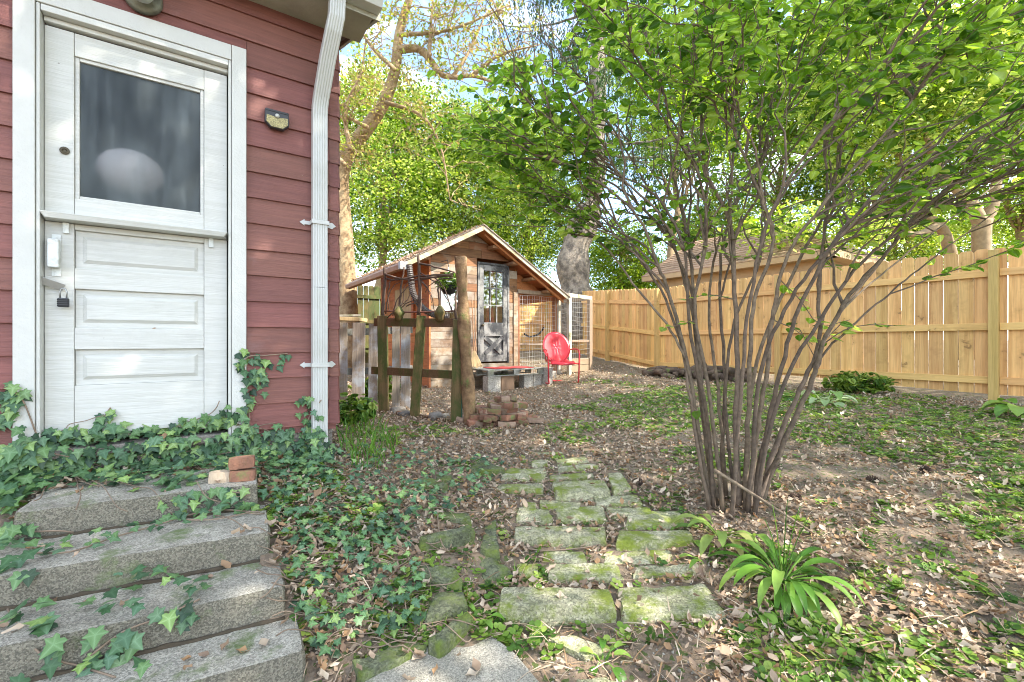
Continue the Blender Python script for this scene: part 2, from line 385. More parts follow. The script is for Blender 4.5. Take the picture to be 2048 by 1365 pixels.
M_pineh = wood('new_pine_rail', (.80,.50,.19), (.66,.38,.13), axis=1, rough=.65, grain=.6, knots=.9, var=.06, bump=.25, gscale=20)
M_pinepost = wood('treated_post', (.62,.42,.15), (.50,.33,.10), axis=2, rough=.7, grain=.8, knots=.3, var=.05, bump=.3, gscale=26)
M_oldfence = wood('old_fence', (.16,.12,.035), (.10,.085,.02), axis=2, green=.7, grain=1)

# ground material: litter coloured soil
def ground_mat():
    m, nt, b, out = newmat('yard_soil')
    v = N(nt, 'ShaderNodeTexCoord').outputs['Object']
    a = N(nt, 'ShaderNodeTexNoise', {0: v, 'Scale': 1.3, 'Detail': 9, 'Roughness': .68}).outputs[0]
    f = N(nt, 'ShaderNodeTexNoise', {0: v, 'Scale': 38, 'Detail': 8, 'Roughness': .75}).outputs[0]
    vo = N(nt, 'ShaderNodeTexVoronoi', {0: v, 'Scale': 55}); vc = N(nt, 'ShaderNodeSeparateColor', {0: vo.outputs['Color']})
    c = mixc(nt, ramp(nt, f, .35, .65), (.14,.105,.07), (.29,.22,.155))
    c = mixc(nt, ramp(nt, vc.outputs[0], .6, .75), c, (.25,.18,.12))
    c = mixc(nt, ramp(nt, vc.outputs[1], .8, .9), c, (.09,.12,.03))
    c = mixc(nt, ramp(nt, a, .58, .7), c, (.085,.07,.055))
    nt.links.new(c, b.inputs['Base Color']); b.inputs['Roughness'].default_value = .95
    bp = N(nt, 'ShaderNodeBump', {'Strength': .9, 'Distance': .02, 'Height': math_(nt, 'ADD', f, vc.outputs[2])}).outputs[0]; nt.links.new(bp, b.inputs['Normal'])
    return m
M_soil = ground_mat()
def axis_pts(lo, hi, step, far):
    a = list(np.arange(lo, hi, step)); s = step; x = a[-1]
    while x < far: s *= 1.35; x += s; a.append(x)
    s = step; x = lo; pre = []
    while x > -far: s *= 1.35; x -= s; pre.append(x)
    return np.array(pre[::-1] + a)
gx = axis_pts(-1.2, 9.5, .05, 350); gy = axis_pts(.6, 9, .05, 350)
XX, YY = np.meshgrid(gx, gy); ZZ = G(XX, YY)
near = (XX > -1.3) & (XX < 9.6) & (YY > .5) & (YY < 9.1)
for i, j in zip(*np.nonzero(near)):
    ZZ[i, j] += .012 * mnoise.noise((XX[i, j]*5, YY[i, j]*5, 0)) + .02 * mnoise.noise((XX[i, j]*1.5, YY[i, j]*1.5, 3))
SX_ = ((XX > -2.2) & (XX < .20) & (YY < 2.80) & (YY > 1.0) & (XX > -2.2)); ZZ[SX_ & ((YY < 2.62-.15*(XX-.2)) )] -= .30
V = np.stack([XX.ravel(), YY.ravel(), ZZ.ravel()], 1); nx = len(gx); ny = len(gy)
ii = (np.arange(ny-1)[:, None]*nx + np.arange(nx-1)[None]).ravel()
T = np.vstack([np.stack([ii, ii+1, ii+nx+1], 1), np.stack([ii, ii+nx+1, ii+nx], 1)])
gm = mesh_np('ground', V, T, np.zeros(len(V)), M_soil, True)
tag(link('ground', gm, (0, 0, 0)), kind='structure')

# ================================================================ the red house
YW = 3.2
house = thing('red_house', 'red clapboard house wall with white dutch door beside the concrete steps', 'house', (0, YW, -.85))
# backing walls round the door opening
DX0, DX1, DZ0, DZ1 = -.690, .132, -.50, 1.66
mb = MB(); mb.box(-6, DX0, YW, YW+.12, -.6, 2.7); mb.box(DX1, .74, YW, YW+.12, -.6, 2.7); mb.box(DX0, DX1, YW, YW+.12, DZ1, 2.7)
mb.box(.62, .735, YW+.12, 9, -.6, 2.7); mb.box(-6, .62, 8.9, 9, -.6, 2.7); mb.box(-6, -5.9, YW+.12, 8.9, -.6, 2.7)
mb.build('wall', M_red, house)
f = MB(); f.box(-6, .72, YW+.02, YW+.30, -1.5, -.603); f.build('foundation', M_found, house)
# clapboards
def clap(x0, x1, z0, z1, bot=.022, top=.006):
    m = MB(); y = YW
    ex = random.uniform(-.0015, .0015); n = max(1, int((x1-x0)/.6))
    for i in range(n):                       # slightly wavy butt edge
        pass
    m.hexa([(x0,y-bot,z0+ex),(x1,y-bot,z0-ex),(x1,y-.001,z0-ex),(x0,y-.001,z0+ex),
            (x0,y-top,z1+.012),(x1,y-top,z1+.012),(x1,y-.001,z1+.012),(x0,y-.001,z1+.012)])
    return m.build('clapboard', M_red, house, bevel=.002)
EXP = .1607; k0 = -6
CX0, CX1, CZ1 = -.772, .21, 1.785
for k in range(k0, 12):
    z0 = .408 + k*EXP; z1 = z0 + EXP
    if z0 > 2.11: break
    if z1 < CZ1 - .02:
        clap(-2.2, CX0, z0, z1); clap(CX1, .70, z0, z1)
    elif z0 < CZ1:
        clap(-2.2, CX0, z0, z1); clap(CX1, .70, z0, z1); 
        m = MB(); m.hexa([(CX0+.002,YW-.018,CZ1+.002),(CX1-.002,YW-.018,CZ1+.002),(CX1-.002,YW-.001,CZ1+.002),(CX0+.002,YW-.001,CZ1+.002),
                (CX0+.002,YW-.006,z1+.012),(CX1-.002,YW-.006,z1+.012),(CX1-.002,YW-.001,z1+.012),(CX0+.002,YW-.001,z1+.012)]); m.build('clapboard', M_red, house)
    else:
        clap(-2.2, .70, z0, z1)
    # corner cap of the course
    m = MB(); a = YW
    m.prism([(.695,a-.024,z0-.004),(.752,a-.030,z0-.006),(.765,a-.012,z0-.006),(.765,a+.06,z0-.004),(.735,a+.06,z0)], (-.006, .010, EXP+.004))
    m.build('corner_cap', M_red, house)
# casing
def casing(x0, x1, z0, z1, y0, y1, name='door_casing', mat=M_white, bev=.003):
    return MB().box(x0, x1, y0, y1, z0, z1).build(name, mat, house, bevel=bev)
casing(CX0+.002, CX0+.078, -.60, 1.78, YW-.045, YW+.02); casing(DX1-.0, CX1-.002, -.585, 1.78, YW-.045, YW+.02)
casing(CX0+.080, DX1-.002, 1.69, 1.78, YW-.043, YW+.02)
casing(CX0+.080, CX0+.094, -.58, 1.688, YW-.036, YW+.05, 'door_stop'); casing(DX1-.016, DX1-.002, -.58, 1.688, YW-.036, YW+.05, 'door_stop')
casing(CX0+.096, DX1-.018, 1.655, 1.688, YW-.036, YW+.05, 'door_stop')
casing(DX0+.016, DX1-.018, 1.63, 1.653, YW+.008, YW+.05, 'door_stop')
sill = MB(); sill.box(CX0+.02, CX1-.02, YW-.03, YW+.12, -.60, -.555); sill.build('threshold', M_found, house, bevel=.004)
# --- the dutch door
YD = YW + .030      # face of the door leafs
door = MB(); [door.box(*q) for q in ((DX0+.012,DX1-.02,YD+.036,YD+.044,-.53,.74),(DX0+.012,DX1-.02,YD+.036,YD+.044,1.51,1.625),(DX0+.012,-.567,YD+.036,YD+.044,.741,1.509),(-.003,DX1-.02,YD+.036,YD+.044,.741,1.509))]; dr = door.build('door', M_whitedoor, house)
def dpart(x0, x1, z0, z1, y0, y1, name, mat=M_whitedoor, bev=.003): return MB().box(x0, x1, y0, y1, z0, z1).build(name, mat, dr, bevel=bev)
a0, a1 = DX0+.014, DX1-.022
GX0, GX1, GZ0, GZ1 = -.565, -.005, .75, 1.50
dpart(a0, GX0-.001, .655, 1.62, YD, YD+.034, 'door_stile'); dpart(GX1+.001, a1, .655, 1.62, YD, YD+.034, 'door_stile')
dpart(GX0, GX1, GZ1, 1.62, YD+.002, YD+.034, 'door_rail'); dpart(GX0, GX1, .655, GZ0, YD+.002, YD+.034, 'door_rail')
for (x0, x1, z0, z1) in ((GX0,GX0+.018,GZ0,GZ1),(GX1-.018,GX1,GZ0,GZ1),(GX0+.019,GX1-.019,GZ0,GZ0+.018),(GX0+.019,GX1-.019,GZ1-.018,GZ1)):
    dpart(x0, x1, z0, z1, YD+.012, YD+.034, 'glazing_bead')
def grime_glass():
    m, nt, b, out = newmat('grimy_glass')
    v = N(nt, 'ShaderNodeTexCoord').outputs['Object']
    st = N(nt, 'ShaderNodeTexNoise', {0: N(nt, 'ShaderNodeMapping', {0: v, 3: (9, 1, 1.6)}).outputs[0], 'Scale': 1, 'Detail': 6, 'Roughness': .6}).outputs[0]
    bl = N(nt, 'ShaderNodeTexNoise', {0: v, 'Scale': 3.2, 'Detail': 3}).outputs[0]
    fn = N(nt, 'ShaderNodeTexNoise', {0: v, 'Scale': 140, 'Detail': 3}).outputs[0]
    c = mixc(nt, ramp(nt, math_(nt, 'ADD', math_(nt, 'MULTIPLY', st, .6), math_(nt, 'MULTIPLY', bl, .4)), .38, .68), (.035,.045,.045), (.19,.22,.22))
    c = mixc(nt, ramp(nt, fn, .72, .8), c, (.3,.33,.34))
    nt.links.new(c, b.inputs['Base Color']); b.inputs['Roughness'].default_value = .3
    rf = N(nt, 'ShaderNodeBsdfRefraction', {'Color': (.95,.95,.95,1), 'Roughness': .42, 'IOR': 1.12})
    tp = N(nt, 'ShaderNodeBsdfTransparent', {0: (.95,.95,.95,1)})
    lp = N(nt, 'ShaderNodeMixShader', {0: .7, 1: rf.outputs[0], 2: tp.outputs[0]})
    fm = ramp_out(nt, st, .08, .55)
    nt.links.new(N(nt, 'ShaderNodeMixShader', {0: fm, 1: lp.outputs[0], 2: b.outputs[0]}).outputs[0], out.inputs[0])
    return m
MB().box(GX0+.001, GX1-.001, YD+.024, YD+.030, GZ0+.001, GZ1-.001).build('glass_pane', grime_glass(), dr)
# added pale lampshade behind the frosted pane, imitating its soft glow
M_glowball = surf('pale_glow_ball', (.9,.84,.85), (.86,.80,.81), scale=6, rough=.8, bump=0)
m = MB(); m.lathe([(.155*math.sin(math.pi*k/12)+.002, -.13*math.cos(math.pi*k/12)) for k in range(13)], (-.36, YD+.19, .985), 28); sh2 = m.build('added_glow_ball', M_glowball, None, True); tag(sh2, 'pale round ball added behind the frosted glass of the white door to imitate its glow', 'glow_ball')
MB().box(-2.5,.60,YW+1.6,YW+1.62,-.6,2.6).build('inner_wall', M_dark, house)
# shelf between the two leaves
m = MB(); m.hexa([(a0+.02,YD-.085,.618),(a1-.02,YD-.085,.618),(a1+.005,YD+.034,.618),(a0-.005,YD+.034,.618),
                  (a0,YD-.095,.648),(a1,YD-.095,.648),(a1+.008,YD+.034,.652),(a0-.008,YD+.034,.652)]); m.build('door_shelf', M_whitedoor, dr, bevel=.003)
# lower leaf
dpart(a0, GX0-.001, -.51, .615, YD, YD+.034, 'door_stile'); dpart(GX1+.001, a1, -.50, .615, YD, YD+.034, 'door_stile')
for z0, z1 in ((.585,.615),(.275,.385),(-.045,.07),(-.50,-.235)): dpart(GX0, GX1, z0, z1, YD+.001, YD+.034, 'door_rail')
for z0, z1 in ((.386,.584),(.071,.274),(-.234,-.046)):
    m = MB(); x0, x1 = GX0+.001, GX1-.001; i = .035; yy = YD+.022; yf = YD+.010
    m.hexa([(x0,yy,z0),(x1,yy,z0),(x1,yy+.012,z0),(x0,yy+.012,z0),(x0,yy,z1),(x1,yy,z1),(x1,yy+.012,z1),(x0,yy+.012,z1)])
    m.add([(x0+i*.8,yy-.0005,z0+i*.8),(x1-i*.8,yy-.0005,z0+i*.8),(x1-i*.8,yy-.0005,z1-i*.8),(x0+i*.8,yy-.0005,z1-i*.8),(x0+i*1.3,yf,z0+i*1.3),(x1-i*1.3,yf,z0+i*1.3),(x1-i*1.3,yf,z1-i*1.3),(x0+i*1.3,yf,z1-i*1.3)],
          [(4,5,6,7),(0,1,5,4),(1,2,6,5),(2,3,7,6),(3,0,4,7)])
    m.build('door_panel', M_whitedoor, dr)
M_metal = surf('galvanised', (.42,.43,.42), (.3,.31,.3), rough=.4, metal=.8, bump=.1)
M_paintmetal = surf('painted_metal', (.62,.65,.63), (.35,.34,.3), scale=14, rough=.5, bump=.2, lo=.5, hi=.7)
M_blk = surf('black_plastic', (.025,.027,.03), (.04,.04,.045), rough=.45, bump=.05)
M_brass = surf('dark_brass', (.08,.065,.04), rough=.5, metal=.6)
m = MB(); m.lathe([(.012,-.002),(.020,.001),(.020,.004),(.010,.006),(.006,.002)], (a0+.075, YD-.002, .99), 14, 'Y'); m.build('latch_hole', M_brass, dr)
for x in (GX0-.03, GX1+.035):
    MB().box(x-.012, x+.012, YD-.016, YD-.001, .56, .615).build('shelf_bracket', M_paintmetal, dr, bevel=.002)
m = MB(); m.box(a0+.028,a0+.062,YD-.006,YD-.001,.335,.55).build('lock_plate', M_paintmetal, dr)
m = MB(); m.box(a0+.020,a0+.062,YD-.052,YD-.007,.375,.52).build('rim_lock', M_paintmetal, dr, bevel=.005)
hs = MB(); hs.bar((a0-.035,YD-.045,.318),(a0+.075,YD-.018,.275),.004,.038,(0,-.3,1)); hp = hs.build('hasp', M_metal, dr, bevel=.001)
m = MB(); cx, cz = a0+.078, .262
m.tube([(cx-.012,YD-.045,cz-.045),(cx-.013,YD-.045,cz-.01),(cx-.008,YD-.045,cz+.004),(cx,YD-.045,cz+.009),(cx+.008,YD-.045,cz+.004),(cx+.013,YD-.045,cz-.01),(cx+.012,YD-.045,cz-.045)], .0035, 7)
sh = m.build('shackle', M_metal, None, True)
lock = thing('padlock', 'small black padlock hanging from the hasp on the white door', 'padlock', (cx, YD-.045, cz-.09))
sh.parent = lock; sh.location = sh.location - ORG[lock.name]
m = MB(); m.box(cx-.021,cx+.021,YD-.056,YD-.032,cz-.088,cz-.042); m.build('lock_body', M_blk, lock, bevel=.004)
for i in range(4): MB().box(cx-.0215,cx+.0215,YD-.0575,YD-.0562,cz-.084+i*.010,cz-.079+i*.010).build('lock_band', M_dark, lock)
# soffit, fascia, rake, roof
MB().box(-6,.90,2.90,YW-.002,2.105,2.118).build('soffit', M_soffit, house)
MB().box(-6,.94,2.885,2.898,2.09,2.26).build('fascia', M_soffit, house)
M_brown = surf('dark_underside', (.10,.055,.04), (.07,.04,.03), rough=.8)
rk = MB(); rk.hexa([(.775,2.90,2.125),(.915,2.90,2.125),(.915,6.5,3.38),(.775,6.5,3.38),(.775,2.90,2.14),(.915,2.90,2.14),(.915,6.5,3.395),(.775,6.5,3.395)]); rk.build('rake_soffit', M_brown, house)
rk = MB(); rk.hexa([(.917,2.90,2.10),(.94,2.90,2.10),(.94,6.5,3.355),(.917,6.5,3.355),(.917,2.90,2.24),(.94,2.90,2.24),(.94,6.5,3.495),(.917,6.5,3.495)]); rk.build('rake_board', M_soffit, house, bevel=.003)
rf = MB(); rf.hexa([(-6,2.84,2.255),(.97,2.84,2.255),(.97,6.6,3.53),(-6,6.6,3.53),(-6,2.84,2.28),(.97,2.84,2.28),(.97,6.6,3.56),(-6,6.6,3.56)]); rf.build('roof', M_brown, house)
rf = MB(); rf.hexa([(-6,6.6,3.53),(.97,6.6,3.53),(.97,9.3,2.5),(-6,9.3,2.5),(-6,6.6,3.56),(.97,6.6,3.56),(.97,9.3,2.53),(-6,9.3,2.53)]); rf.build('roof', M_brown, house)
mb = MB(); mb.prism([(.70,YW+.01,2.6),(.70,9,2.5),(.70,6.6,3.5)],(.03,0,0)); mb.build('gable', M_red, house)
# K-style gutter
prof = [(2.883,2.12),(2.80,2.12),(2.775,2.16),(2.785,2.20),(2.762,2.235),(2.762,2.25),(2.883,2.25)]
m = MB(); m.prism([(-6,y,z) for y,z in prof], (6.93,0,0)); gut = m.build('gutter', M_gutter, house, bevel=.002)
for i in range(12): 
    m = MB(); x = .66+i*.024; m.box(x, x+.006, 2.770, 2.776, 2.24, 2.252).build('gutter_guard_tooth', M_metal, gut)
# downspout: ribbed section swept
def sweep_ds(pts, w=.092, d=.062, name='downspout_run'):
    sec = []
    nr = 6
    for i in range(nr*2+1): sec.append((-w/2 + w*i/(nr*2), -d/2 - (.004 if i % 2 else 0)))
    sec += [(w/2, d/2), (-w/2, d/2)]
    m = MB(); n = len(sec); vs = []; pts = [Vector(p) for p in pts]
    for i, p in enumerate(pts):
        dd = (pts[min(i+1,len(pts)-1)] - pts[max(i-1,0)]).normalized()
        sx = Vector((1,0,0)); sx = (sx - dd*sx.dot(dd)).normalized(); sy = dd.cross(sx)
        if sy.y < 0: sy = -sy
        vs += [p + sx*a + sy*b for a, b in sec]
    fs = [(i*n+k, i*n+(k+1) % n, (i+1)*n+(k+1) % n, (i+1)*n+k) for i in range(len(pts)-1) for k in range(n)]
    fs += [tuple(range(n))[::-1], tuple((len(pts)-1)*n+k for k in range(n))]
    m.add(vs, fs); return m
dsx = .622; dy = YW-.058
ds = sweep_ds([(dsx,dy-.03,-.80),(dsx,dy-.012,-.70),(dsx,dy,-.62),(dsx,dy,.35)]).build('downspout', M_gutter, house)
sweep_ds([(dsx,dy,.352),(dsx,dy,1.48),(dsx,dy-.012,1.54),(dsx+.004,dy-.035,1.60),(dsx+.02,dy-.15,1.80),(dsx+.035,dy-.235,1.93),(dsx+.045,dy-.265,2.0),(dsx+.048,dy-.275,2.12)], .090, .060).build('downspout_pipe', M_gutter, ds)
for z in (.10+.68*0-.145, .79): pass
for z in ((682-440)/890*2.86, (682-731)/890*2.86):
    m = MB(); y = YW-.024
    m.prism([(dsx-.115,y,z),(dsx-.085,y,z+.022),(dsx-.085,y,z+.012),(dsx-.05,y,z+.012),(dsx-.05,y,z-.012),(dsx-.085,y,z-.012),(dsx-.085,y,z-.022)], (0,-.004,0))
    m.box(dsx-.052,dsx+.052,dy-.041,dy-.037,z-.013,z+.013); m.box(dsx-.054,dsx-.050,dy-.041,y,z-.013,z+.013); m.box(dsx+.050,dsx+.054,dy-.041,y,z-.013,z+.013)
    m.prism([(dsx+.11,y-.004,z),(dsx+.085,y-.004,z-.022),(dsx+.05,y-.004,z-.012),(dsx+.05,y-.004,z+.012),(dsx+.085,y-.004,z+.022)], (0,-.004,0))
    m.build('downspout_strap', M_gutter, ds, bevel=.001)
# solar lamp
sl = thing('solar_wall_light', 'small black solar motion light on the red clapboards right of the door', 'wall light', (.374, YW-.03, 1.34))
lx, lz, y = .374, 1.40, YW-.022
sh_ = [(-.066,.052),(.066,.052),(.068,-.030),(.035,-.062),(-.035,-.062),(-.068,-.030)]
MB().prism([(lx+a,y,lz+b) for a,b in sh_], (0,-.035,0)).build('housing', M_blk, sl, bevel=.004)
M_lens = surf('amber_lens', (.42,.36,.17), (.30,.26,.12), rough=.3, bump=.6, bscale=150, speck=200)
MB().prism([(lx+a*.88,y-.0355,lz+b*.86-.004) for a,b in [(-.066,.018),(-.02,.012),(0,.002),(.02,.012),(.066,.018),(.068,-.030),(.035,-.062),(-.035,-.062),(-.068,-.030)]], (0,-.004,0)).build('lens', M_lens, sl)
m = MB(); m.lathe([(.004,.012),(.010,.009),(.013,.003),(.013,0)], (lx,y-.040,lz+.014), 12, 'Y'); m.build('sensor_dome', M_white, sl, True)
m = MB(); m.hexa([(lx-.062,y-.036,lz+.036),(lx+.062,y-.036,lz+.036),(lx+.062,y-.002,lz+.053),(lx-.062,y-.002,lz+.053),(lx-.062,y-.037,lz+.039),(lx+.062,y-.037,lz+.039),(lx+.062,y-.002,lz+.056),(lx-.062,y-.002,lz+.056)]); m.build('solar_panel', M_dark, sl)
# porch light above the door
M_old = surf('tarnished_metal', (.22,.22,.17), (.12,.12,.09), scale=12, rough=.45, metal=.5, bump=.2)
px_ = -.28
pl = thing('porch_light', 'round tarnished metal porch light above the white door', 'wall light', (px_, YW-.1, 1.9))
zc = 1.885
m = MB(); m.lathe([(.085,.022),(.088,.035),(.075,.05),(.05,.055),(.045,.09)][::1], (px_,YW-.0,zc), 28, 'Y'); m.build('base', M_old, pl, True)
m = MB(); m.lathe([(.03,0),(.05,-.02),(.062,-.06),(.06,-.10),(.04,-.13)], (px_,YW-.13,zc+.07), 20); m.build('glass_shade', surf('milky_glass',(.5,.52,.48),rough=.2,bump=0), pl, True)
m = MB(); m.lathe([(.035,.10),(.06,.085),(.065,.07),(.06,0),(.02,-.002)], (px_,YW-.13,zc+.05), 20); m.build('cap', M_old, pl, True)
m = MB(); m.tube([(px_,YW-.05,zc),(px_,YW-.10,zc+.03),(px_,YW-.13,zc+.10)], .02, 8); m.build('arm', M_old, pl, True)

# ================================================================ concrete steps
steps = thing('concrete_steps', None, None, (0, 2.2, -1.2), kind='structure')
corn = [(.219,2.583,-.72),(.238,2.229,-.842),(.262,1.95,-.965),(.294,1.705,-1.09)]
dirS = Vector((-.989,.148,0)); back = Vector((.06,1,0)).normalized()
for i,(x,y,z) in enumerate(corn):
    Lw = (.89,1.3,1.5,1.7)[i]
    a = Vector((x,y,0)); tr = .42; hb = .17 if i < 3 else .3
    p = [a+dirS*Lw, a, a+back*tr, a+dirS*Lw+back*tr]
    c8 = [q+Vector((0,0,z-hb)) for q in p] + [q+Vector((0,0,z)) for q in p]
    if i == 0:
        c8[0] += Vector((0.0,.0,0)); 
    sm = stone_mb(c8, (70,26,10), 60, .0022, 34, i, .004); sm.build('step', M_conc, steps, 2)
# packed soil and crumbs where each tread meets the riser above
M_joint = surf('joint_soil', (.075,.055,.035), (.05,.04,.025), scale=30, rough=1, bump=.6, bscale=90)
for i in (0,1,2):
    x, y, z = corn[i]; zt = corn[i+1][2]; a = Vector((x-.004, y-.006, zt+.001)); Lw = (.88,1.25,1.5)[i]
    MB().tube([a+dirS*(Lw*k/40)+Vector((0,random.uniform(-.003,.003),random.uniform(-.002,.003))) for k in range(41)], [random.uniform(.007,.014) for _ in range(41)], 6).build('joint_dirt', M_joint, steps, True)
# slab at the foot
def poly_slab(px, z, th, name, mat, parent, n=None):
    P = [Wz(a, b, z) for a, b in px]
    return MB().prism([Vector((q.x,q.y,z-th)) for q in P], (0,0,th)).build(name, mat, parent, bevel=.006)
slab = [(868,1285),(988,1273),(1030,1305),(1110,1400),(1200,1600),(600,1600),(690,1420),(722,1366)]
poly_slab(slab, -1.185, .08, 'concrete_slab', M_slab, None)['kind'] = 'structure'
# ================================================================ stone path
path = thing('path', None, None, (1.8, 2.4, -1.1), kind='structure')
border = thing('rock_border', 'low border of dark mossy rocks along the left of the stone path', 'rock border', (1.1, 2.2, -1.1))
STONES_XY = []
def cpx(p): return (700 + p[0]/2.56, 860 + p[1]/2.56)
def place_stone(q, bottom, seed, parent=path, mat=None, big=.012, amp=.007, minh=.02):
    """q: back-left, back-right, front-right, front-left of the top face; bottom: foot of the front face"""
    q = [cpx(p) for p in q]; fb = 860 + bottom/2.56
    fx = (q[2][0]+q[3][0])/2; h = hit(fx, fb); d = h.x*FW.x+h.y*FW.y
    zt = -((q[2][1]+q[3][1])/2-682.5)/FPX*d
    zt = max(zt, h.z+minh)
    T4 = [Wz(a, b, zt) for a, b in q]
    fl, fr, br, bl = T4[3], T4[2], T4[1], T4[0]
    zb = h.z - .07
    for_ = [fl, fr, br, bl]
    c = sum(for_, Vector())/4
    out_ = [c+(p-c)*1.03 for p in for_]
    lo = [Vector((p.x,p.y,zb)) for p in out_]; hi = [p.copy() for p in for_]
    for k_ in (2, 3): hi[k_].z = max(hi[k_].z, g1(hi[k_].x, hi[k_].y)+.008)
    sm = stone_mb(lo+hi, (16,8,5), 22, amp*.8, 18, seed, big*.6)
    sm.build('stone' if parent is path else 'rock', mat or M_stone, parent, 2)
    STONES_XY.append(np.array([[p.x,p.y] for p in for_]))
SL = [([(775,800),(1340,812),(1370,905),(758,895)],1003),([(1370,805),(1820,810),(1940,958),(1395,948)],985),
 ([(1015,695),(1395,700),(1415,768),(1010,762)],782),([(1455,705),(1790,708),(1775,750),(1440,758)],772),
 ([(990,625),(1195,630),(1215,672),(985,668)],686),([(1300,630),(1640,635),(1672,680),(1300,686)],697),
 ([(840,490),(1310,490),(1315,545),(838,540)],607),([(1372,515),(1745,515),(1768,562),(1362,566)],624),
 ([(862,415),(1015,415),(1040,468),(848,466)],480),([(1050,410),(1300,400),(1316,462),(1062,468)],477),
 ([(1422,430),(1690,430),(1740,492),(1405,494)],505),([(1310,395),(1540,398),(1548,425),(1340,430)],455),
 ([(965,370),(1180,370),(1180,398),(970,400)],414),([(885,374),(950,372),(952,390),(883,392)],402),
 ([(1250,355),(1470,342),(1502,380),(1258,386)],393),([(1035,265),(1298,254),(1336,310),(1055,325)],364),
 ([(1318,217),(1385,222),(1445,295),(1345,305)],332),([(765,280),(985,275),(990,300),(746,302)],332),
 ([(780,228),(1000,225),(1002,250),(770,254)],265),([(1020,230),(1240,222),(1252,245),(1020,254)],266),
 ([(810,197),(1000,195),(1005,216),(780,218)],226),([(1060,190),(1270,178),(1282,200),(1060,212)],220),
 ([(1050,155),(1205,140),(1232,165),(1060,178)],184),([(930,115),(1090,112),(1092,122),(930,122)],128),([(930,155),(1010,152),(1016,180),(930,184)],190),
 ([(850,700),(960,690),(962,750),(862,758)],766),([(1010,1060),(1130,1050),(1345,1128),(1200,1158)],1164),([(1160,1275),(1300,1262),(1400,1300),(1150,1320)],1345)]
for i,(q,b) in enumerate(SL): place_stone(q, b, i+1)
RL = [([(345,540),(560,490),(640,487),(640,530)][:0] or [(350,540),(600,487),(640,500),(355,565)],632),([(445,425),(608,420),(620,455),(440,450)],484),
 ([(310,255),(420,240),(500,275),(330,285)],315),([(440,225),(520,225),(530,260),(440,262)],285),([(350,705),(540,700),(575,770),(350,748)],820),
 ([(440,835),(580,828),(608,905),(375,960)],1000),([(700,500),(745,470),(765,625),(668,600)],672),([(640,668),(740,662),(830,730),(690,765)],790),
 ([(0,1180),(300,1060),(395,1100),(60,1250)],1270),([(400,1062),(600,930),(632,960),(470,1095)],1112),([(590,198),(680,150),(800,192),(640,215)],245),
 ([(130,690),(210,665),(230,700),(140,715)],735)]
for i,(q,b) in enumerate(RL): place_stone(q, b, i+50, border, M_mossrock, .02, .01)

# ================================================================ the new pine fence
def fence_run(root, p0, p1, nsec, top0, top1, zfun, matb, matr, matp, bw=.139, gap=.006, railz=(.18,.85,1.52), posts=True, side=-1, thick=.018, ear=True, zb_off=.03, rails=True, rw=.09):
    p0 = Vector(p0); p1 = Vector(p1); L_ = (p1-p0).length; u = (p1-p0)/L_; nrm = Vector((u.y, -u.x, 0))*side
    n = int(L_/(bw+gap)); me_cache = None
    for i in range(n):
        t0 = (i+.5)*(bw+gap); c = p0+u*t0; f_ = t0/L_
        zt = top0*(1-f_)+top1*f_ + random.uniform(-.008,.008); zb = zfun(f_, c)
        h = zt-zb; wv = bw*random.uniform(.97,1.0)/2
        e = .03 if ear else .004
        loc = [(-wv,0),(wv,0),(wv,h-e),(wv-e*.8,h),(-wv+e*.8,h),(-wv,h-e)]
        th = thick; a = random.uniform(-.004,.004)
        P = [c+u*x+Vector((0,0,zb+z)) for x,z in loc]
        MB().prism(P, nrm*(-th)+u*0).build('board', matb, root)
    secs = [p0+u*(L_*k/nsec) for k in range(nsec+1)]
    for k in range(nsec):
        a, b = secs[k], secs[k+1]
        fa, fb = k/nsec, (k+1)/nsec
        za = zfun(fa, a); zb = zfun(fb, b)
        if rails:
            for rz in railz:
                ta = top0*(1-fa)+top1*fa; tb = top0*(1-fb)+top1*fb; hh = 1.83
                A = a+nrm*.020+u*.047+Vector((0,0,ta-hh+rz)); B = b+nrm*.020-u*.047+Vector((0,0,tb-hh+rz))
                MB().bar(A, B, .038, rw, (0,0,1)).build('rail', matr, root, bevel=.003)
        if posts and k > 0 or posts and k == 0:
            tt = top0*(1-fa)+top1*fa
            MB().box(-.045,.045,-.045,.045,0,1).V
            c = a+nrm*.047; q = [c-u*.045-nrm*.045, c+u*.045-nrm*.045, c+u*.045+nrm*.045, c-u*.045+nrm*.045]
            g_ = g1(c.x,c.y)-.1
            MB().hexa([Vector((v.x,v.y,g_)) for v in q]+[Vector((v.x,v.y,tt-.03)) for v in q]).build('post', matp, root, bevel=.004)
XF = 8.10
fence = thing('pine_fence', 'long new pale pine board fence along the right side of the yard', 'fence', (XF, 2.5, -.75))
top = 1.15
# nearest run, from beyond the right edge of the picture to the corner
yA = 6.19-2.52*4
fence_run(fence, (XF,yA,0), (XF,6.19,0), 4, top+.02, top, lambda f_,c: -.66+.10*f_**2-.03*math.sin(c.y*1.3), M_pine, M_pineh, M_pinepost, side=-1*-1*-1)
fence2 = thing('pine_fence', 'shorter pine fence run climbing behind the red chair to the back corner', 'fence', (8.9, 8.5, -.5))
fence_run(fence2, (XF+.0,6.13,0), (9.75,12.0,0), 3, top+.0, 1.68, lambda f_,c: -.62+.42*f_, M_pine, M_pineh, M_pinepost, side=-1)
fence3 = thing('pine_fence', 'back pine fence seen through the wire of the chicken run', 'fence', (7, 12, -.4))
fence_run(fence3, (9.7,12.0,0), (5.2,12.1,0), 2, 1.6, 1.5, lambda f_,c: -.45, M_pine, M_pineh, M_pinepost, side=-1)
fence4 = thing('old_fence', 'dark mossy old board fence behind the pale tree trunk', 'fence', (2, 12, -.6))
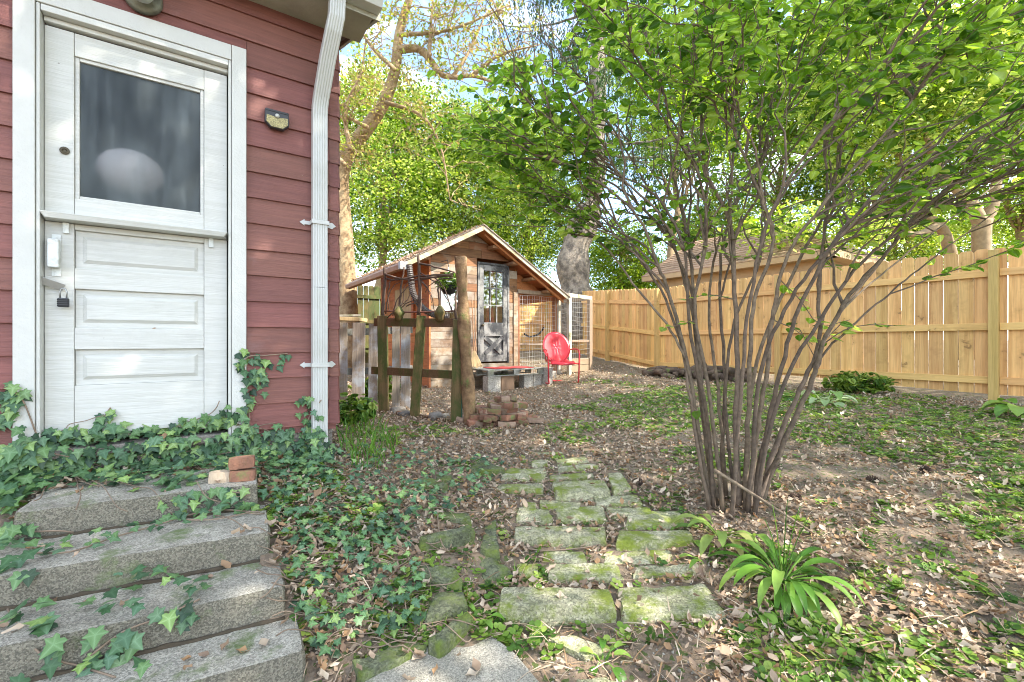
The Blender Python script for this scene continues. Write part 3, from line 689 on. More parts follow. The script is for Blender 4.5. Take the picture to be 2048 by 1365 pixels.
fence_run(fence4, (5.1,12.1,0), (-1,12.2,0), 3, 1.5, 1.5, lambda f_,c: -.7, M_oldfence, M_oldfence, M_oldfence, side=-1)
# ================================================================ the shed
M_plank = wood('weathered_plank', (.34,.16,.065), (.15,.065,.028), axis=0, weather=(.25,.18,.12), wamt=.45, var=.25, knots=.6, grain=1, gscale=14)
M_plankg = wood('grey_plank', (.33,.225,.14), (.15,.095,.055), axis=0, weather=(.33,.28,.22), wamt=.6, var=.18, knots=.5, grain=1, gscale=14)
M_orange = wood('orange_plank', (.60,.21,.06), (.40,.125,.035), axis=1, var=.22, knots=.6, grain=1, gscale=14)
M_beam = wood('roof_timber', (.38,.21,.10), (.24,.12,.055), axis=1, var=.15, gscale=16, weather=(.34,.28,.2), wamt=.4)
M_barge = wood('barge_board', (.42,.33,.20), (.30,.22,.13), axis=0, var=.1, weather=(.45,.40,.3), wamt=.7, green=.3)
M_oran2 = wood('orange_underside', (.52,.20,.07), (.40,.14,.045), axis=1, var=.12, gscale=12)
M_shing = surf('shingle', (.30,.24,.19), (.20,.16,.13), scale=14, rough=.95, bump=.6, bscale=120, obj_var=.25)
M_blkwood = wood('worn_black_paint', (.045,.047,.05), (.03,.03,.033), axis=2, weather=(.24,.235,.22), wamt=.6, var=.1, rough=.55, gscale=30)
YS = 7.38; SX0, SX1 = 3.31, 5.20; YB = 10.07; GZ = -.85
RX, RZ = 4.20, 2.14; YR0, YR1 = 7.0, 10.4; LX, LZ = 2.70, 1.32; EX, EZ = 6.28, .94
shed = thing('garden_shed', 'small rustic wooden shed of mixed planks with a gable roof and black door', 'shed', (4.3, YS, GZ))
def roofz(x): return (RZ + (x-RX)*(RZ-LZ)/(RX-LX) if x < RX else RZ - (x-RX)*(RZ-EZ)/(EX-RX)) - .09
# openings: door, window
openings = [(4.27,5.00,-.43,1.52), (3.50,4.02,.32,1.16)]
z = GZ; row = 0
while z < 2.0:
    h = random.choice((.135,.15,.165)); z1 = min(z+h, 2.05)
    segs = [(SX0+.002, SX1)]
    for ox0, ox1, oz0, oz1 in openings:
        if z1 > oz0+.02 and z < oz1-.02:
            ns = []
            for a, b in segs:
                if ox0 > a and ox1 < b: ns += [(a, ox0-.002), (ox1+.002, b)]
                else: ns.append((a, b))
            segs = ns
    fin = []
    for a, b in segs:
        if b-a > 1.0 and random.random() < .8:
            c = random.uniform(a+.3, b-.3); fin += [(a, c-.002), (c+.002, b)]
        else: fin.append((a, b))
    for a, b in fin:
        # clip to the roof slope
        def cl(x, zz, left):
            if left:
                while roofz(x) < zz and x < RX: x += .01
            else:
                while roofz(x) < zz and x > RX: x -= .01
            return x
        a0_, a1_ = cl(a, z, True), cl(a, z1-.004, True); b0_, b1_ = cl(b, z, False), cl(b, z1-.004, False)
        if b1_-a1_ < .03: continue
        y = YS-.022-random.uniform(0, .008)
        m = MB(); m.hexa([(a0_,y,z),(b0_,y,z),(b0_,YS,z),(a0_,YS,z),(a1_,y,z1-.004),(b1_,y,z1-.004),(b1_,YS,z1-.004),(a1_,YS,z1-.004)])
        pg = .85 if z < .9 else (.5 if z < 1.4 else .05)
        m.build('plank', M_plankg if random.random() < pg else M_plank, shed, bevel=.003)
    z = z1; row += 1
# side wall, orange planks
z = GZ
while z < 1.5:
    z1 = min(z+random.choice((.14,.155,.17)), 1.52); c = random.uniform(YS+.6, YB-.6)
    for a, b in ((YS+.03, c-.002), (c+.002, YB)):
        x = SX0-.004-random.uniform(0,.008)
        MB().box(x, x+.026, a, b, z, z1-.004).build('plank', M_orange, shed)
    z = z1
# light plywood hatch on the side, and trims
M_ply = wood('plywood', (.50,.38,.20), (.42,.31,.15), axis=2, grain=.4, var=.05)
hx = SX0-.045
MB().box(hx, hx+.028, 8.15, 9.05, .33, 1.05).build('hatch', M_ply, shed)
for a in ((8.05,8.148,.25,1.13),(9.052,9.15,.25,1.13)): MB().box(hx-.004, hx+.028, a[0], a[1], a[2], a[3]).build('hatch_trim', M_oran2, shed)
for a in ((8.15,9.05,.25,.328),(8.15,9.05,1.052,1.13)): MB().box(hx-.004, hx+.028, a[0], a[1], a[2], a[3]).build('hatch_trim', M_oran2, shed)
MB().box(SX0-.035, SX0+.0, YS-.035, YS+.06, GZ, 1.50).build('corner_board', M_oran2, shed, bevel=.003)
MB().box(SX1-.10, SX1+.006, YS-.050, YS-.032, GZ, .98).build('corner_board', M_plankg, shed, bevel=.003)
# far and inner walls
MB().box(SX0+.03, SX1-.03, YB-.03, YB, GZ, 1.6).build('back_wall', M_orange, shed)
MB().box(SX1-.03, SX1, YS+.01, YB-.04, GZ, 1.45).build('inner_wall', M_orange, shed)
MB().box(SX0+.03, SX1-.04, YS+.05, YB-.05, -.55, -.5).build('floor', M_dark, shed)
# ---- door
dr2 = MB().box(4.335, 4.935, YS+.004, YS+.012, -.38, 1.0*.36).build('door', M_blkwood, shed)
def dq(x0,x1,z0,z1,y0=-.035,y1=.003,name='door_board',mat=M_blkwood,bev=.003): return MB().box(x0,x1,YS+y0,YS+y1,z0,z1).build(name,mat,dr2,bevel=bev)
dq(4.272,4.318,-.43,1.515,-.045,.02,'door_frame'); dq(4.952,4.998,-.43,1.515,-.045,.02,'door_frame'); dq(4.32,4.95,1.47,1.515,-.045,.02,'door_frame')
dq(4.322,4.41,-.40,1.465,name='door_stile'); dq(4.86,4.948,-.40,1.465,name='door_stile')
dq(4.412,4.858,1.36,1.465,name='door_rail'); dq(4.412,4.858,.10,.36,name='door_rail'); dq(4.412,4.858,-.40,-.27,name='door_rail')
for i in (1,2):
    x = 4.412+.446*i/3; dq(x-.011,x+.011,.362,1.358,-.028,.0,'muntin',bev=0)
for i in (1,2):
    z_ = .36+1.0*i/3; dq(4.413,4.857,z_-.011,z_+.011,-.030,-.001,'muntin',bev=0)
def glass(name, base=(.02,.022,.02)):
    m, nt, b, out = newmat(name); b.inputs['Base Color'].default_value = c4(base); b.inputs['Roughness'].default_value = .04
    tr = N(nt, 'ShaderNodeBsdfTransparent', {0: (.9,.92,.9,1)}); gl = N(nt, 'ShaderNodeBsdfGlossy', {0: (.9,.9,.9,1), 'Roughness': .03})
    fr = N(nt, 'ShaderNodeFresnel', {0: 1.5}).outputs[0]
    nt.links.new(N(nt, 'ShaderNodeMixShader', {0: math_(nt, 'ADD', math_(nt, 'MULTIPLY', fr, 1.2), .10), 1: tr.outputs[0], 2: gl.outputs[0]}).outputs[0], out.inputs[0])
    return m
M_glass = glass('window_glass')
for i in range(3):
    for j in range(3):
        x = 4.414+.446*i/3; z_ = .364+1.0*j/3
        MB().box(x+.008,x+.140,YS-.014,YS-.010,z_+.008,z_+.318).build('pane', M_glass, dr2)
# x-bracing
MB().bar((4.43,YS-.028,.08),(4.84,YS-.028,-.25),.014,.085,(1,0,1)).build('brace', M_blkwood, dr2, bevel=.002)
MB().bar((4.84,YS-.036,.08),(4.43,YS-.036,-.25),.014,.085,(1,0,-1)).build('brace', M_blkwood, dr2, bevel=.002)
m = MB(); m.lathe([(.012,0),(.012,.03),(.027,.045),(.024,.06),(.008,.066)], (4.36,YS-.035,.30), 12, 'Y'); m.build('door_knob', M_brass, dr2, True)
MB().box(4.20,5.05,YS-.06,YS-.001,-.52,-.435).build('door_sill', M_plankg, shed, bevel=.004)
# red curtain behind the door glass
M_curt = surf('red_curtain', (.60,.05,.06), (.42,.03,.04), scale=8, rough=.8, bump=.2)
m = MB(); vs=[]; fs=[]; nn=14; zs=[1.40,1.2,.98,.86,.74,.55,.36,.30]; wd=[.05,.07,.055,.03,.055,.09,.11,.12]; ox=[.06,.05,.03,.01,-.01,-.02,-.02,-.02]
for zz, wq, o_ in zip(zs, wd, ox):
    for i in range(nn+1): vs.append((4.62+o_+wq*(2*i/nn-1), YS+.05+.012*math.sin(i*1.9), zz))
for r_ in range(len(zs)-1):
    for i in range(nn): fs.append((r_*(nn+1)+i, r_*(nn+1)+i+1, (r_+1)*(nn+1)+i+1, (r_+1)*(nn+1)+i))
m.add(vs, fs); m.build('curtain', M_curt, shed, True)
# ---- window
wf = MB().box(3.52,4.0,YS-.004,YS+.002,.34,1.14).build('window', M_dark, shed)
for (x0,x1,z0,z1) in ((3.502,3.548,.322,1.158),(3.972,4.018,.322,1.158),(3.55,3.97,1.11,1.158),(3.55,3.97,.322,.37),(3.55,3.97,.715,.75)):
    MB().box(x0,x1,YS-.05,YS-.006,z0,z1).build('window_frame', M_white, wf, bevel=.003)
for (z0,z1) in ((.372,.713),(.752,1.108)): MB().box(3.552,3.968,YS-.024,YS-.018,z0,z1).build('pane', M_glass, wf)
# ---- roof
def slab4(a, b, y0, y1, th, name, mat, parent=shed, bev=0):
    (x0,z0),(x1,z1) = a, b
    return MB().hexa([(x0,y0,z0),(x1,y0,z1),(x1,y1,z1),(x0,y1,z0),(x0,y0,z0+th),(x1,y0,z1+th),(x1,y1,z1+th),(x0,y1,z0+th)]).build(name, mat, parent, bevel=bev)
rl = slab4((LX,LZ-.04),(RX,RZ-.04),YR0+.03,YR1,.028,'roof_deck',M_oran2)
rr = slab4((RX,RZ-.04),(EX,EZ-.04),YR0+.03,YR1,.028,'roof_deck',M_oran2)
# under-boards on the right slope, each a board
for i in range(5):
    t0, t1 = i/5+.004, (i+1)/5-.004
    slab4((RX+(EX-RX)*t0,RZ-.068+(EZ-RZ)*t0),(RX+(EX-RX)*t1,RZ-.068+(EZ-RZ)*t1),YR0+.035,YR1-.1,.024,'roof_board',M_oran2)
nrow = 11
for k in range(nrow):
    t0, t1 = k/nrow, (k+1)/nrow+.02
    x0 = LX-.02+(RX-LX+.02)*t0; x1 = min(LX-.02+(RX-LX+.02)*t1, RX+.01); off = (k % 2)*.15
    y = YR0-.02
    while y < YR1:
        y1 = min(y+(.3 if y > YR0 else .3-off), YR1+.02); zz = lambda x: LZ-.012+(x-LX)*(RZ-LZ)/(RX-LX)
        MB().hexa([(x0,y+.003,zz(x0)+.008),(x1,y+.003,zz(x1)),(x1,y1-.003,zz(x1)),(x0,y1-.003,zz(x0)+.008),(x0,y+.003,zz(x0)+.020),(x1,y+.003,zz(x1)+.006),(x1,y1-.003,zz(x1)+.006),(x0,y1-.003,zz(x0)+.020)]).build('shingle', M_shing, rl)
        y = y1
slab4((RX+.0,RZ-.012),(EX+.03,EZ-.03),YR0-.02,YR1,.016,'shingle_sheet',M_shing)
# barge boards
def barge(x0,z0,x1,z1,mat,y,w=.10,name='barge_board',yo=.026):
    MB().hexa([(x0,y,z0-w),(x1,y,z1-w),(x1,y+yo,z1-w),(x0,y+yo,z0-w),(x0,y,z0),(x1,y,z1),(x1,y+yo,z1),(x0,y+yo,z0)]).build(name, mat, shed, bevel=.003)
barge(LX,LZ-.015,RX-.002,RZ-.015,M_barge,YR0); barge(RX+.002,RZ-.015,EX,EZ-.015,M_barge,YR0,.075)
barge(RX+.08,RZ-.13,EX-.06,EZ-.085,M_oran2,YR0+.10,.05,'fly_rafter')
# purlins whose ends show beneath the right slope
for t in (.17,.39,.61,.80):
    x = RX+(EX-RX)*t; zz = RZ-.075+(EZ-RZ)*t
    MB().box(x-.07,x+.07,YR0+.13,YS+.6,zz-.10,zz-.045).build('purlin', M_beam, shed, bevel=.004)
for t in (.3,.7):
    x = LX+(RX-LX)*t; zz = LZ-.07+(RZ-LZ)*t
    MB().box(x-.04,x+.04,YR0+.13,YS+.3,zz-.09,zz-.02).build('purlin', M_beam, shed, bevel=.004)
# gable boards over the lean-to
for i in range(5):
    z0 = 1.06+i*.15; z1 = z0+.146
    def xr(zz): return min(EX, RX+(RZ-.11-zz)*(EX-RX)/(RZ-EZ))
    if xr(z1) <= SX1+.05: break
    MB().hexa([(SX1+.004,YS+.10,z0),(xr(z0),YS+.10,z0),(xr(z0),YS+.125,z0),(SX1+.004,YS+.125,z0),(SX1+.004,YS+.10,z1),(xr(z1),YS+.10,z1),(xr(z1),YS+.125,z1),(SX1+.004,YS+.125,z1)]).build('plank', M_oran2, shed)
# eave fascia on the left with a gutter
MB().box(LX-.02, LX-.002, YR0+.03, YR1, LZ-.15, LZ-.05).build('eave_fascia', M_beam, shed, bevel=.003)
M_bgut = surf('brown_gutter', (.36,.20,.12), (.28,.15,.09), rough=.5, bump=.1)
MB().prism([(LX-.022,YR0-.01,LZ-.05),(LX-.022,YR0-.01,LZ-.14),(LX-.085,YR0-.01,LZ-.14),(LX-.105,YR0-.01,LZ-.07),(LX-.105,YR0-.01,LZ-.05)], (0,3.4,0)).build('gutter', M_bgut, shed, bevel=.003)
M_gmet = surf('grey_vinyl', (.30,.31,.31), (.22,.22,.22), rough=.5, bump=.1)
MB().box(LX-.12,LX+.0,YR0-.09,YR0-.012,LZ-.16,LZ-.035).build('gutter_outlet', M_gmet, shed, bevel=.006)
# corrugated drain hose from the outlet
hpts = [W(*p) for p in ((818,530,7.25),(822,560,7.25),(826,585,7.2),(836,605,7.2),(852,622,7.2),(875,632,7.3),(898,634,7.3))]
def smooth_path(pts, n=8):
    pts = [Vector(p) for p in pts]; out = []
    P_ = [pts[0]*2-pts[1]] + pts + [pts[-1]*2-pts[-2]]
    for i in range(1, len(P_)-2):
        for k in range(n):
            t = k/n; a, b, c, d = P_[i-1:i+3]
            out.append(.5*((2*b)+(c-a)*t+(2*a-5*b+4*c-d)*t*t+(3*b-a-3*c+d)*t**3))
    out.append(pts[-1]); return out
hp_ = smooth_path(hpts, 14)
hose = MB().tube(hp_, [.047 if i % 2 else .056 for i in range(len(hp_))], 10).build('drain_hose', surf('ribbed_hose', (.10,.085,.075), (.06,.05,.045), rough=.5, bump=0), None)
tag(hose, 'ribbed grey brown drain hose hanging down from the shed gutter corner', 'hose')
# ================================================================ chicken run
M_wire = surf('zinc_wire', (.55,.55,.52), (.45,.45,.42), rough=.45, metal=.3, bump=0)
M_wpost = wood('pale_post', (.55,.50,.38), (.44,.38,.28), axis=2, weather=(.6,.57,.48), green=.35, var=.1)
M_rpost = wood('red_post', (.36,.16,.08), (.28,.11,.05), axis=2, var=.1)
M_bpost = wood('grey_brown_post', (.33,.24,.16), (.24,.17,.11), axis=2, var=.1)
run = thing('chicken_run', 'wire mesh chicken run under the lean-to roof right of the shed', 'chicken run', (5.8, YS, -.75))
YM = YS-.02; zr0, zr1 = -.66, .93
MB().box(SX1+.01, 6.34, YS-.05, YS+.05, .965, 1.045).build('top_beam', M_bpost, run, bevel=.004)
MB().box(SX1+.01, 6.20, YS-.02, YS+.02, -.085, -.04).build('mid_rail', M_bpost, run, bevel=.003)
MB().box(SX1+.01, 6.20, YS-.02, YS+.02, -.78, -.66).build('base_board', M_bpost, run, bevel=.003)
MB().box(6.16, 6.24, YS-.04, YS+.04, -.8, .963).build('post', M_rpost, run, bevel=.004)
MB().box(SX1+.008, SX1+.06, YS-.03, YS+.03, -.8, .963).build('post', M_rpost, run, bevel=.004)
MB().box(6.27, 6.33, YS-.06, YS+.0, -.8, .963).build('post', M_wpost, run, bevel=.004)
def wires(x0, x1, y, z0, z1, nx, nz, r=.0028, y1=None, parent=run):
    y1 = y if y1 is None else y1
    for i in range(nx+1):
        t = i/nx; x = x0+(x1-x0)*t; yy = y+(y1-y)*t; b = .008*math.sin(i*1.3)
        MB().tube([(x,yy,z0),(x+b,yy-b,(z0+z1)/2),(x,yy,z1)], r, 4).build('wire', M_wire, parent)
    for j in range(nz+1):
        z = z0+(z1-z0)*j/nz
        pts = [(x0+(x1-x0)*k/6, y+(y1-y)*k/6-.004, z+.012*math.sin(k*1.1+j*.9)) for k in range(7)]
        MB().tube(pts, r, 4).build('wire', M_wire, parent)
wires(SX1+.05, 6.18, YS-.055, zr0-.08, zr1, 15, 20)
run2 = thing('chicken_run', 'open post and wire pen joined to the right end of the lean-to', 'chicken run', (6.8, 7.3, -.7))
ax, ay = 6.36, 7.08; bx, by = 7.2, 7.32; cx2, cy2 = 7.35, 8.6
def post(x, y, z1, mat, s=.04, parent=run2): MB().box(x-s,x+s,y-s,y+s,g1(x,y)-.1,z1).build('post', mat, parent, bevel=.004)
post(ax, ay, .93, M_wpost); post(bx, by, .93, M_bpost, .045); post(cx2, cy2, .93, M_bpost)
MB().bar((ax-.05,ay-.01,.975),(bx+.05,by,.975),.05,.08,(0,0,1)).build('top_rail', M_wpost, run2, bevel=.003)
MB().bar((bx,by+.06,.97),(cx2,cy2,.97),.04,.07,(0,0,1)).build('top_rail', M_bpost, run2, bevel=.003)
MB().bar((ax+.05,ay+.02,.0),(bx-.05,by-.01,.0),.03,.05,(0,0,1)).build('mid_rail', M_bpost, run2, bevel=.003)
MB().bar((cx2,cy2-.05,.0),(bx,by+.06,.0),.03,.05,(0,0,1)).build('mid_rail', M_bpost, run2, bevel=.003)
for zz in (-.60,-.45): MB().bar((ax+.05,ay+.03,zz),(bx-.05,by+.0,zz),.03,.14,(0,0,1)).build('kick_board', M_bpost, run2, bevel=.003)
wires(6.25, ax-.02, YS-.05, -.70, .92, 3, 20, y1=ay, parent=run2)
wires(ax+.04, bx-.05, ay-.02, -.38, .93, 9, 13, y1=by-.05, parent=run2, r=.0018)
# dark arched feed trough hanging inside
m = MB(); m.tube(smooth_path([W(x,y,9.9) for x,y in ((1048,668),(1060,674),(1078,668),(1088,655))],4), .02, 6); tr_ = m.build('dark_branch_perch', M_dark, None); tr_.name = 'perch'; tag(tr_, 'dark curved branch perch inside the wire run', 'perch')
# ================================================================ porch of pallets
M_pal = wood('grey_pallet', (.26,.25,.21), (.15,.15,.12), axis=0, weather=(.34,.34,.31), wamt=.6, var=.2, green=.4)
M_block = surf('cinder_block', (.45,.42,.37), (.34,.31,.27), scale=10, rough=.95, bump=.6, bscale=90, speck=120)
pal = thing('pallet', 'weathered grey pallet serving as porch before the black shed door', 'pallet', (4.7, 6.9, -.75), None)
PX0, PX1, PY0, PY1, PZ = 4.0, 5.22, 6.52, 7.30, -.50
for i in range(7):
    y = PY0+(PY1-PY0)*i/7; MB().box(PX0,PX1,y+.006,y+.095,PZ-.018,PZ+random.uniform(-.001,.003)).build('deck_board', M_pal, pal, bevel=.002)
for y in (PY0+.01, (PY0+PY1)/2, PY1-.05):
    for x in (PX0, (PX0+PX1)/2-.06, PX1-.12): MB().box(x,x+.12,y,y+.04,PZ-.10,PZ-.0185).build('block', M_pal, pal, bevel=.003)
    MB().box(PX0+.001,PX1-.001,y-.004,y+.06,PZ-.118,PZ-.1005).build('bottom_board', M_pal, pal, bevel=.002)
def blk(x0,x1,y0,y1,z0,z1,lab,mat=M_block,holes=False):
    t = thing('cinder_block', lab, 'concrete block', ((x0+x1)/2,(y0+y1)/2,z0))
    if holes:
        xm = (x0+x1)/2
        MB().box(x0,x1,y0,y0+.03,z0,z1).build('face', mat, t, bevel=.004); MB().box(x0,x1,y1-.03,y1,z0,z1).build('face', mat, t, bevel=.004)
        for x in (x0,xm-.015,x1-.03): MB().box(x,x+.03,y0+.031,y1-.031,z0,z1).build('web', mat, t)
    else: MB().box(x0,x1,y0,y1,z0,z1).build('face', mat, t, bevel=.008)
blk(4.02,4.28,6.55,6.74,-.90,PZ-.119,'tan concrete block under the left front of the pallet')
blk(4.30,4.58,6.56,6.72,-.90,PZ-.119,'brown concrete block under the pallet behind the small shrub', surf('brown_block',(.30,.19,.12),rough=.95))
blk(4.80,5.00,6.56,6.74,-.88,PZ-.119,'grey concrete block under the pallet right of the shrub')
blk(5.24,5.34,6.40,6.72,-.86,-.50,'pale upright slab against the right end of the pallet')
blk(5.72,5.98,7.05,7.24,-.84,-.62,'whitish stone block behind the red chair by the wire run')
blk(5.03,5.22,6.58,6.76,-.88,PZ-.119,'pale concrete block under the right end of the pallet')
m = MB(); vs=[]; fs=[]
M_mat = surf('red_mat', (.55,.07,.06), (.38,.04,.04), scale=14, rough=.95, bump=.5, bscale=150)
for i in range(15):
    for j in range(7):
        x = 4.20+.86*i/14; y = 6.60+.52*j/6; vs.append((x+.05*(j/6), y, PZ+.010+.006*math.sin(i*1.2+j)))
for i in range(14):
    for j in range(6): a = i*7+j; fs.append((a,a+7,a+8,a+1))
matm = m.add(vs, fs).build('door_mat', M_mat, None, True); sol_ = matm.modifiers.new('t','SOLIDIFY'); sol_.thickness = .008
tag(matm, 'faded red mat lying on the pallet before the shed door', 'mat')
# broom
M_straw = wood('broom_straw', (.60,.45,.25), (.45,.32,.16), axis=2, gscale=60)
br = thing('broom', 'straw broom leaning by the shed door, handle up', 'broom', W(950,738,7.9))
b0 = W(953,735,7.95); b1 = W(948,702,8.05)
m = MB(); 
for i in range(26):
    t = (i/25-.5); m.tube([b1+RT*t*.03, (b0+b1)/2+RT*t*.13, b0+RT*t*.22+Vector((0,0,random.uniform(-.02,.02)))], [.006,.007,.005], 4)
m.build('bristles', M_straw, br); MB().tube([b1, W(944,600,8.2)], .011, 6).build('handle', M_beam, br)
st = MB().tube([W(951,715,8.1), W(950,585,8.25)], .010, 6).build('garden_stake', M_beam, None); tag(st, 'thin brown stake standing just left of the shed door', 'stake')
# hanging basket at the window
hb = thing('hanging_basket', 'round black hanging basket with trailing bright green leaves by the shed window', 'hanging basket', W(897,585,7.1))
hc = W(897,572,7.1)
m = MB(); m.lathe([(.03,-.14),(.09,-.12),(.125,-.05),(.13,0),(.12,0)], hc, 16); m.build('pot', M_dark, hb, True)
for k in range(3):
    t = k*2.1; MB().tube([hc+Vector((.12*math.cos(t),.12*math.sin(t),0)), hc+Vector((0,0,.30))], .003, 4).build('chain', M_metal, hb)
MB().tube([hc+Vector((0,0,.30)), hc+Vector((.01,.05,.42)), hc+Vector((.0,.28,.42))], .006, 5).build('hook', M_dark, hb)
# ================================================================ red metal chair
M_redp = surf('red_enamel', (.50,.014,.028), (.40,.011,.022), scale=5, rough=.28, bump=.05)
ch0 = Vector((5.52,6.42,0)); gz = g1(5.52,6.42)
chair = thing('metal_chair', 'red round backed metal lawn chair standing before the wire run', 'chair', (ch0.x, ch0.y, gz))
ang = math.atan2(-.75,-.55)+R(14)      # facing the path
F = Vector((math.cos(ang), math.sin(ang), 0)); S_ = Vector((-F.y, F.x, 0)); U = Vector((0,0,1))
def cp(f, s, u): return ch0 + F*f + S_*s + U*(gz+u)
# shell back: ribbed disc
vs=[]; fs=[]; nr, na = 9, 36
for r_ in range(nr+1):
    for a in range(na):
        t = 2*math.pi*a/na; s = .27*r_/nr*math.cos(t); u = .29*r_/nr*math.sin(t)
        rib = .010*(max(0,math.cos(s*2*math.pi/.05)) if abs(s) < .075 else 0)
        vs.append(cp(-.20-.12*(u/.3)-.10*0+.28*(s*s), s, .68+u) + F*rib)
for r_ in range(nr):
    for a in range(na): fs.append((r_*na+a, r_*na+(a+1) % na, (r_+1)*na+(a+1) % na, (r_+1)*na+a))
m = MB().add(vs, fs); bk = m.build('backrest', M_redp, chair, True); bk.modifiers.new('t','SOLIDIFY').thickness = .006
m = MB(); m.tube([Vector(vs[nr*na+a % na]) for a in range(na+1)], .008, 6).build('back_rim', M_redp, bk, True)
vs=[]; fs=[]
for i in range(11):
    for j in range(11):
        f_ = -.22+.46*i/10; s = (-.24+.48*j/10)*(1-.08*abs(2*i/10-1)**3)
        dip = -.018*(1-(2*j/10-1)**2) - (.05*max(0,(i-8)/2)**2) + .03*max(0,(2-i)/2)
        vs.append(cp(f_, s, .415+dip))
for i in range(10):
    for j in range(10): a = i*11+j; fs.append((a,a+11,a+12,a+1))
stt = MB().add(vs, fs).build('seat', M_redp, chair, True); stt.modifiers.new('t','SOLIDIFY').thickness = .008
for s in (-1, 1):
    arm = smooth_path([cp(-.27,s*.24,.60), cp(-.12,s*.29,.64), cp(.10,s*.31,.64), cp(.22,s*.31,.60), cp(.25,s*.30,.45), cp(.25,s*.29,.12), cp(.24,s*.28,.03), cp(.18,s*.28,.014)], 6)
    MB().tube(arm, .0135, 8).build('arm', M_redp, chair, True)
    MB().tube(smooth_path([cp(.18,s*.28,.014), cp(-.05,s*.28,.013), cp(-.28,s*.26,.013)],4), .0135, 8).build('runner', M_redp, chair, True)
    MB().tube([cp(.25,s*.29,.37), cp(-.02,s*.22,.395), cp(-.22,s*.20,.40)], .010, 6).build('seat_support', M_redp, chair, True)
    MB().tube([cp(-.22,s*.20,.40), cp(-.25,s*.20,.55)], .010, 6).build('back_support', M_redp, chair, True)
MB().tube(smooth_path([cp(-.28,-.26,.013), cp(-.34,-.15,.013), cp(-.35,0,.013), cp(-.34,.15,.013), cp(-.28,.26,.013)],5), .0135, 8).build('runner', M_redp, chair, True)
MB().tube([cp(.25,-.29,.38), cp(.25,.29,.38)], .010, 6).build('seat_support', M_redp, chair, True)
# ================================================================ rustic gate frame and log
M_green = wood('mossy_timber', (.26,.17,.065), (.10,.065,.025), axis=2, green=.75, var=.12, gscale=16, grain=1)
M_greenh = wood('mossy_rail', (.19,.10,.05), (.12,.06,.03), axis=0, green=.55, var=.12, gscale=16, grain=1)
M_twig = surf('grey_twig', (.17,.11,.08), (.09,.06,.045), scale=10, rough=.9, bump=.4, bscale=60)
gate = thing('rustic_gate', 'mossy timber gate frame filled above with bent twigs', 'gate', W(840,840,5.3))
MB().bar(W(768,838,5.5), W(765,632,5.5), .115, .075, FW).build('post', M_green, gate, bevel=.006)
MB().bar(W(828,850,5.25), W(843,632,5.25), .105, .07, FW).build('post', M_green, gate, bevel=.006)
MB().bar(W(912,856,5.0), W(917,640,5.0), .115, .09, FW).build('post', M_green, gate, bevel=.006)
MB().bar(W(749,645,5.56), W(907,646,5.06), .035, .10, (0,0,1)).build('rail', M_greenh, gate, bevel=.004)
MB().bar(W(744,741,5.60), W(908,750,5.07), .035, .095, (0,0,1)).build('rail', M_greenh, gate, bevel=.004)
MB().bar(W(795,830,5.42), W(905,848,5.04), .05, .09, (0,0,1)).build('rail', M_greenh, gate, bevel=.004)
def lerp_d(px): return 5.6+(5.05-5.6)*(px-749)/(158)
def twig(pts, r=.010, r2=None, name='twig', mat=M_twig, parent=gate, dd=0):
    P_ = smooth_path([W(x,y,lerp_d(x)+dd) for x,y in pts], 4); n = len(P_); r2 = r2 or r*.6
    P_ = [p + Vector((random.uniform(-1,1),random.uniform(-1,1),random.uniform(-1,1)))*.006 for p in P_]
    MB().tube(P_, [r+(r2-r)*i/(n-1) for i in range(n)], 6).build(name, mat, parent, True)
for p in ([(766,635),(766,600),(770,560),(769,533)],[(838,632),(840,580),(838,540),(837,512)]): twig(p, .026, .015, 'upright')
for p in ([(798,628),(801,590),(805,555),(808,535)],[(880,632),(878,600),(876,575)],[(912,640),(911,600),(914,575)]): twig(p, .016, .01, 'upright')
for p in ([(768,548),(800,558),(838,560),(905,548)],[(838,528),(870,534),(908,545)],[(768,555),(790,560),(838,553),(900,550)],[(838,557),(870,555),(905,552)]): twig(p, .014, .009, 'top_branch')
twig([(762,622),(840,625),(912,622)], .009, .009, 'iron_rod', surf('rusty_rod', (.25,.10,.07), rough=.7))
for p in ([(772,628),(775,600),(785,575),(803,562)],[(785,632),(792,605),(805,585),(820,570),(836,566)],[(800,620),(815,605),(838,600),(850,598)],
          [(836,562),(855,575),(866,600),(868,622)],[(842,560),(858,585),(862,605)],[(905,556),(880,560),(860,570),(850,585)],[(795,630),(806,600),(811,570),(836,556)],
          [(838,545),(870,565),(895,600),(905,630)],[(775,635),(800,612),(815,600),(822,580)],[(870,556),(888,575),(900,610),(909,628)],[(781,560),(776,590),(779,625)],[(812,612),(834,605),(836,595)]):
    twig(p, .008, .004)
for x in (798,880):                                 # dark pot-shaped lobes
    d = lerp_d(x)-.05; c = W(x,632,d)
    MB().lathe([(.03,-.06),(.045,-.05),(.055,.0),(.07,.03),(.055,.06),(.03,.10),(.012,.12)], c, 10).build('finial', M_green, gate, True)
logp = smooth_path([W(940,860,4.9), W(936,780,4.9), W(930,690,4.9), W(926,600,4.9), W(921,515,4.9)], 5)
M_bark = surf('peeled_log', (.40,.25,.13), (.13,.07,.035), scale=7, rough=.9, bump=1, bscale=22, moss=.22, mossc=(.09,.12,.03), dist=.02)
lg = thing('log_post', 'tall rough peeled log standing at the right of the twig gate', 'post', logp[0])
MB().tube(logp, [.074-.009*math.sin(i*.9)+.004*math.sin(i*2.3)-.0008*i for i in range(len(logp))], 12).build('trunk', M_bark, lg, True)
MB().tube([W(922,535,4.88), W(914,522,4.86), W(911,514,4.84)], [.022,.018,.014], 6).build('stub', M_bark, lg, True)
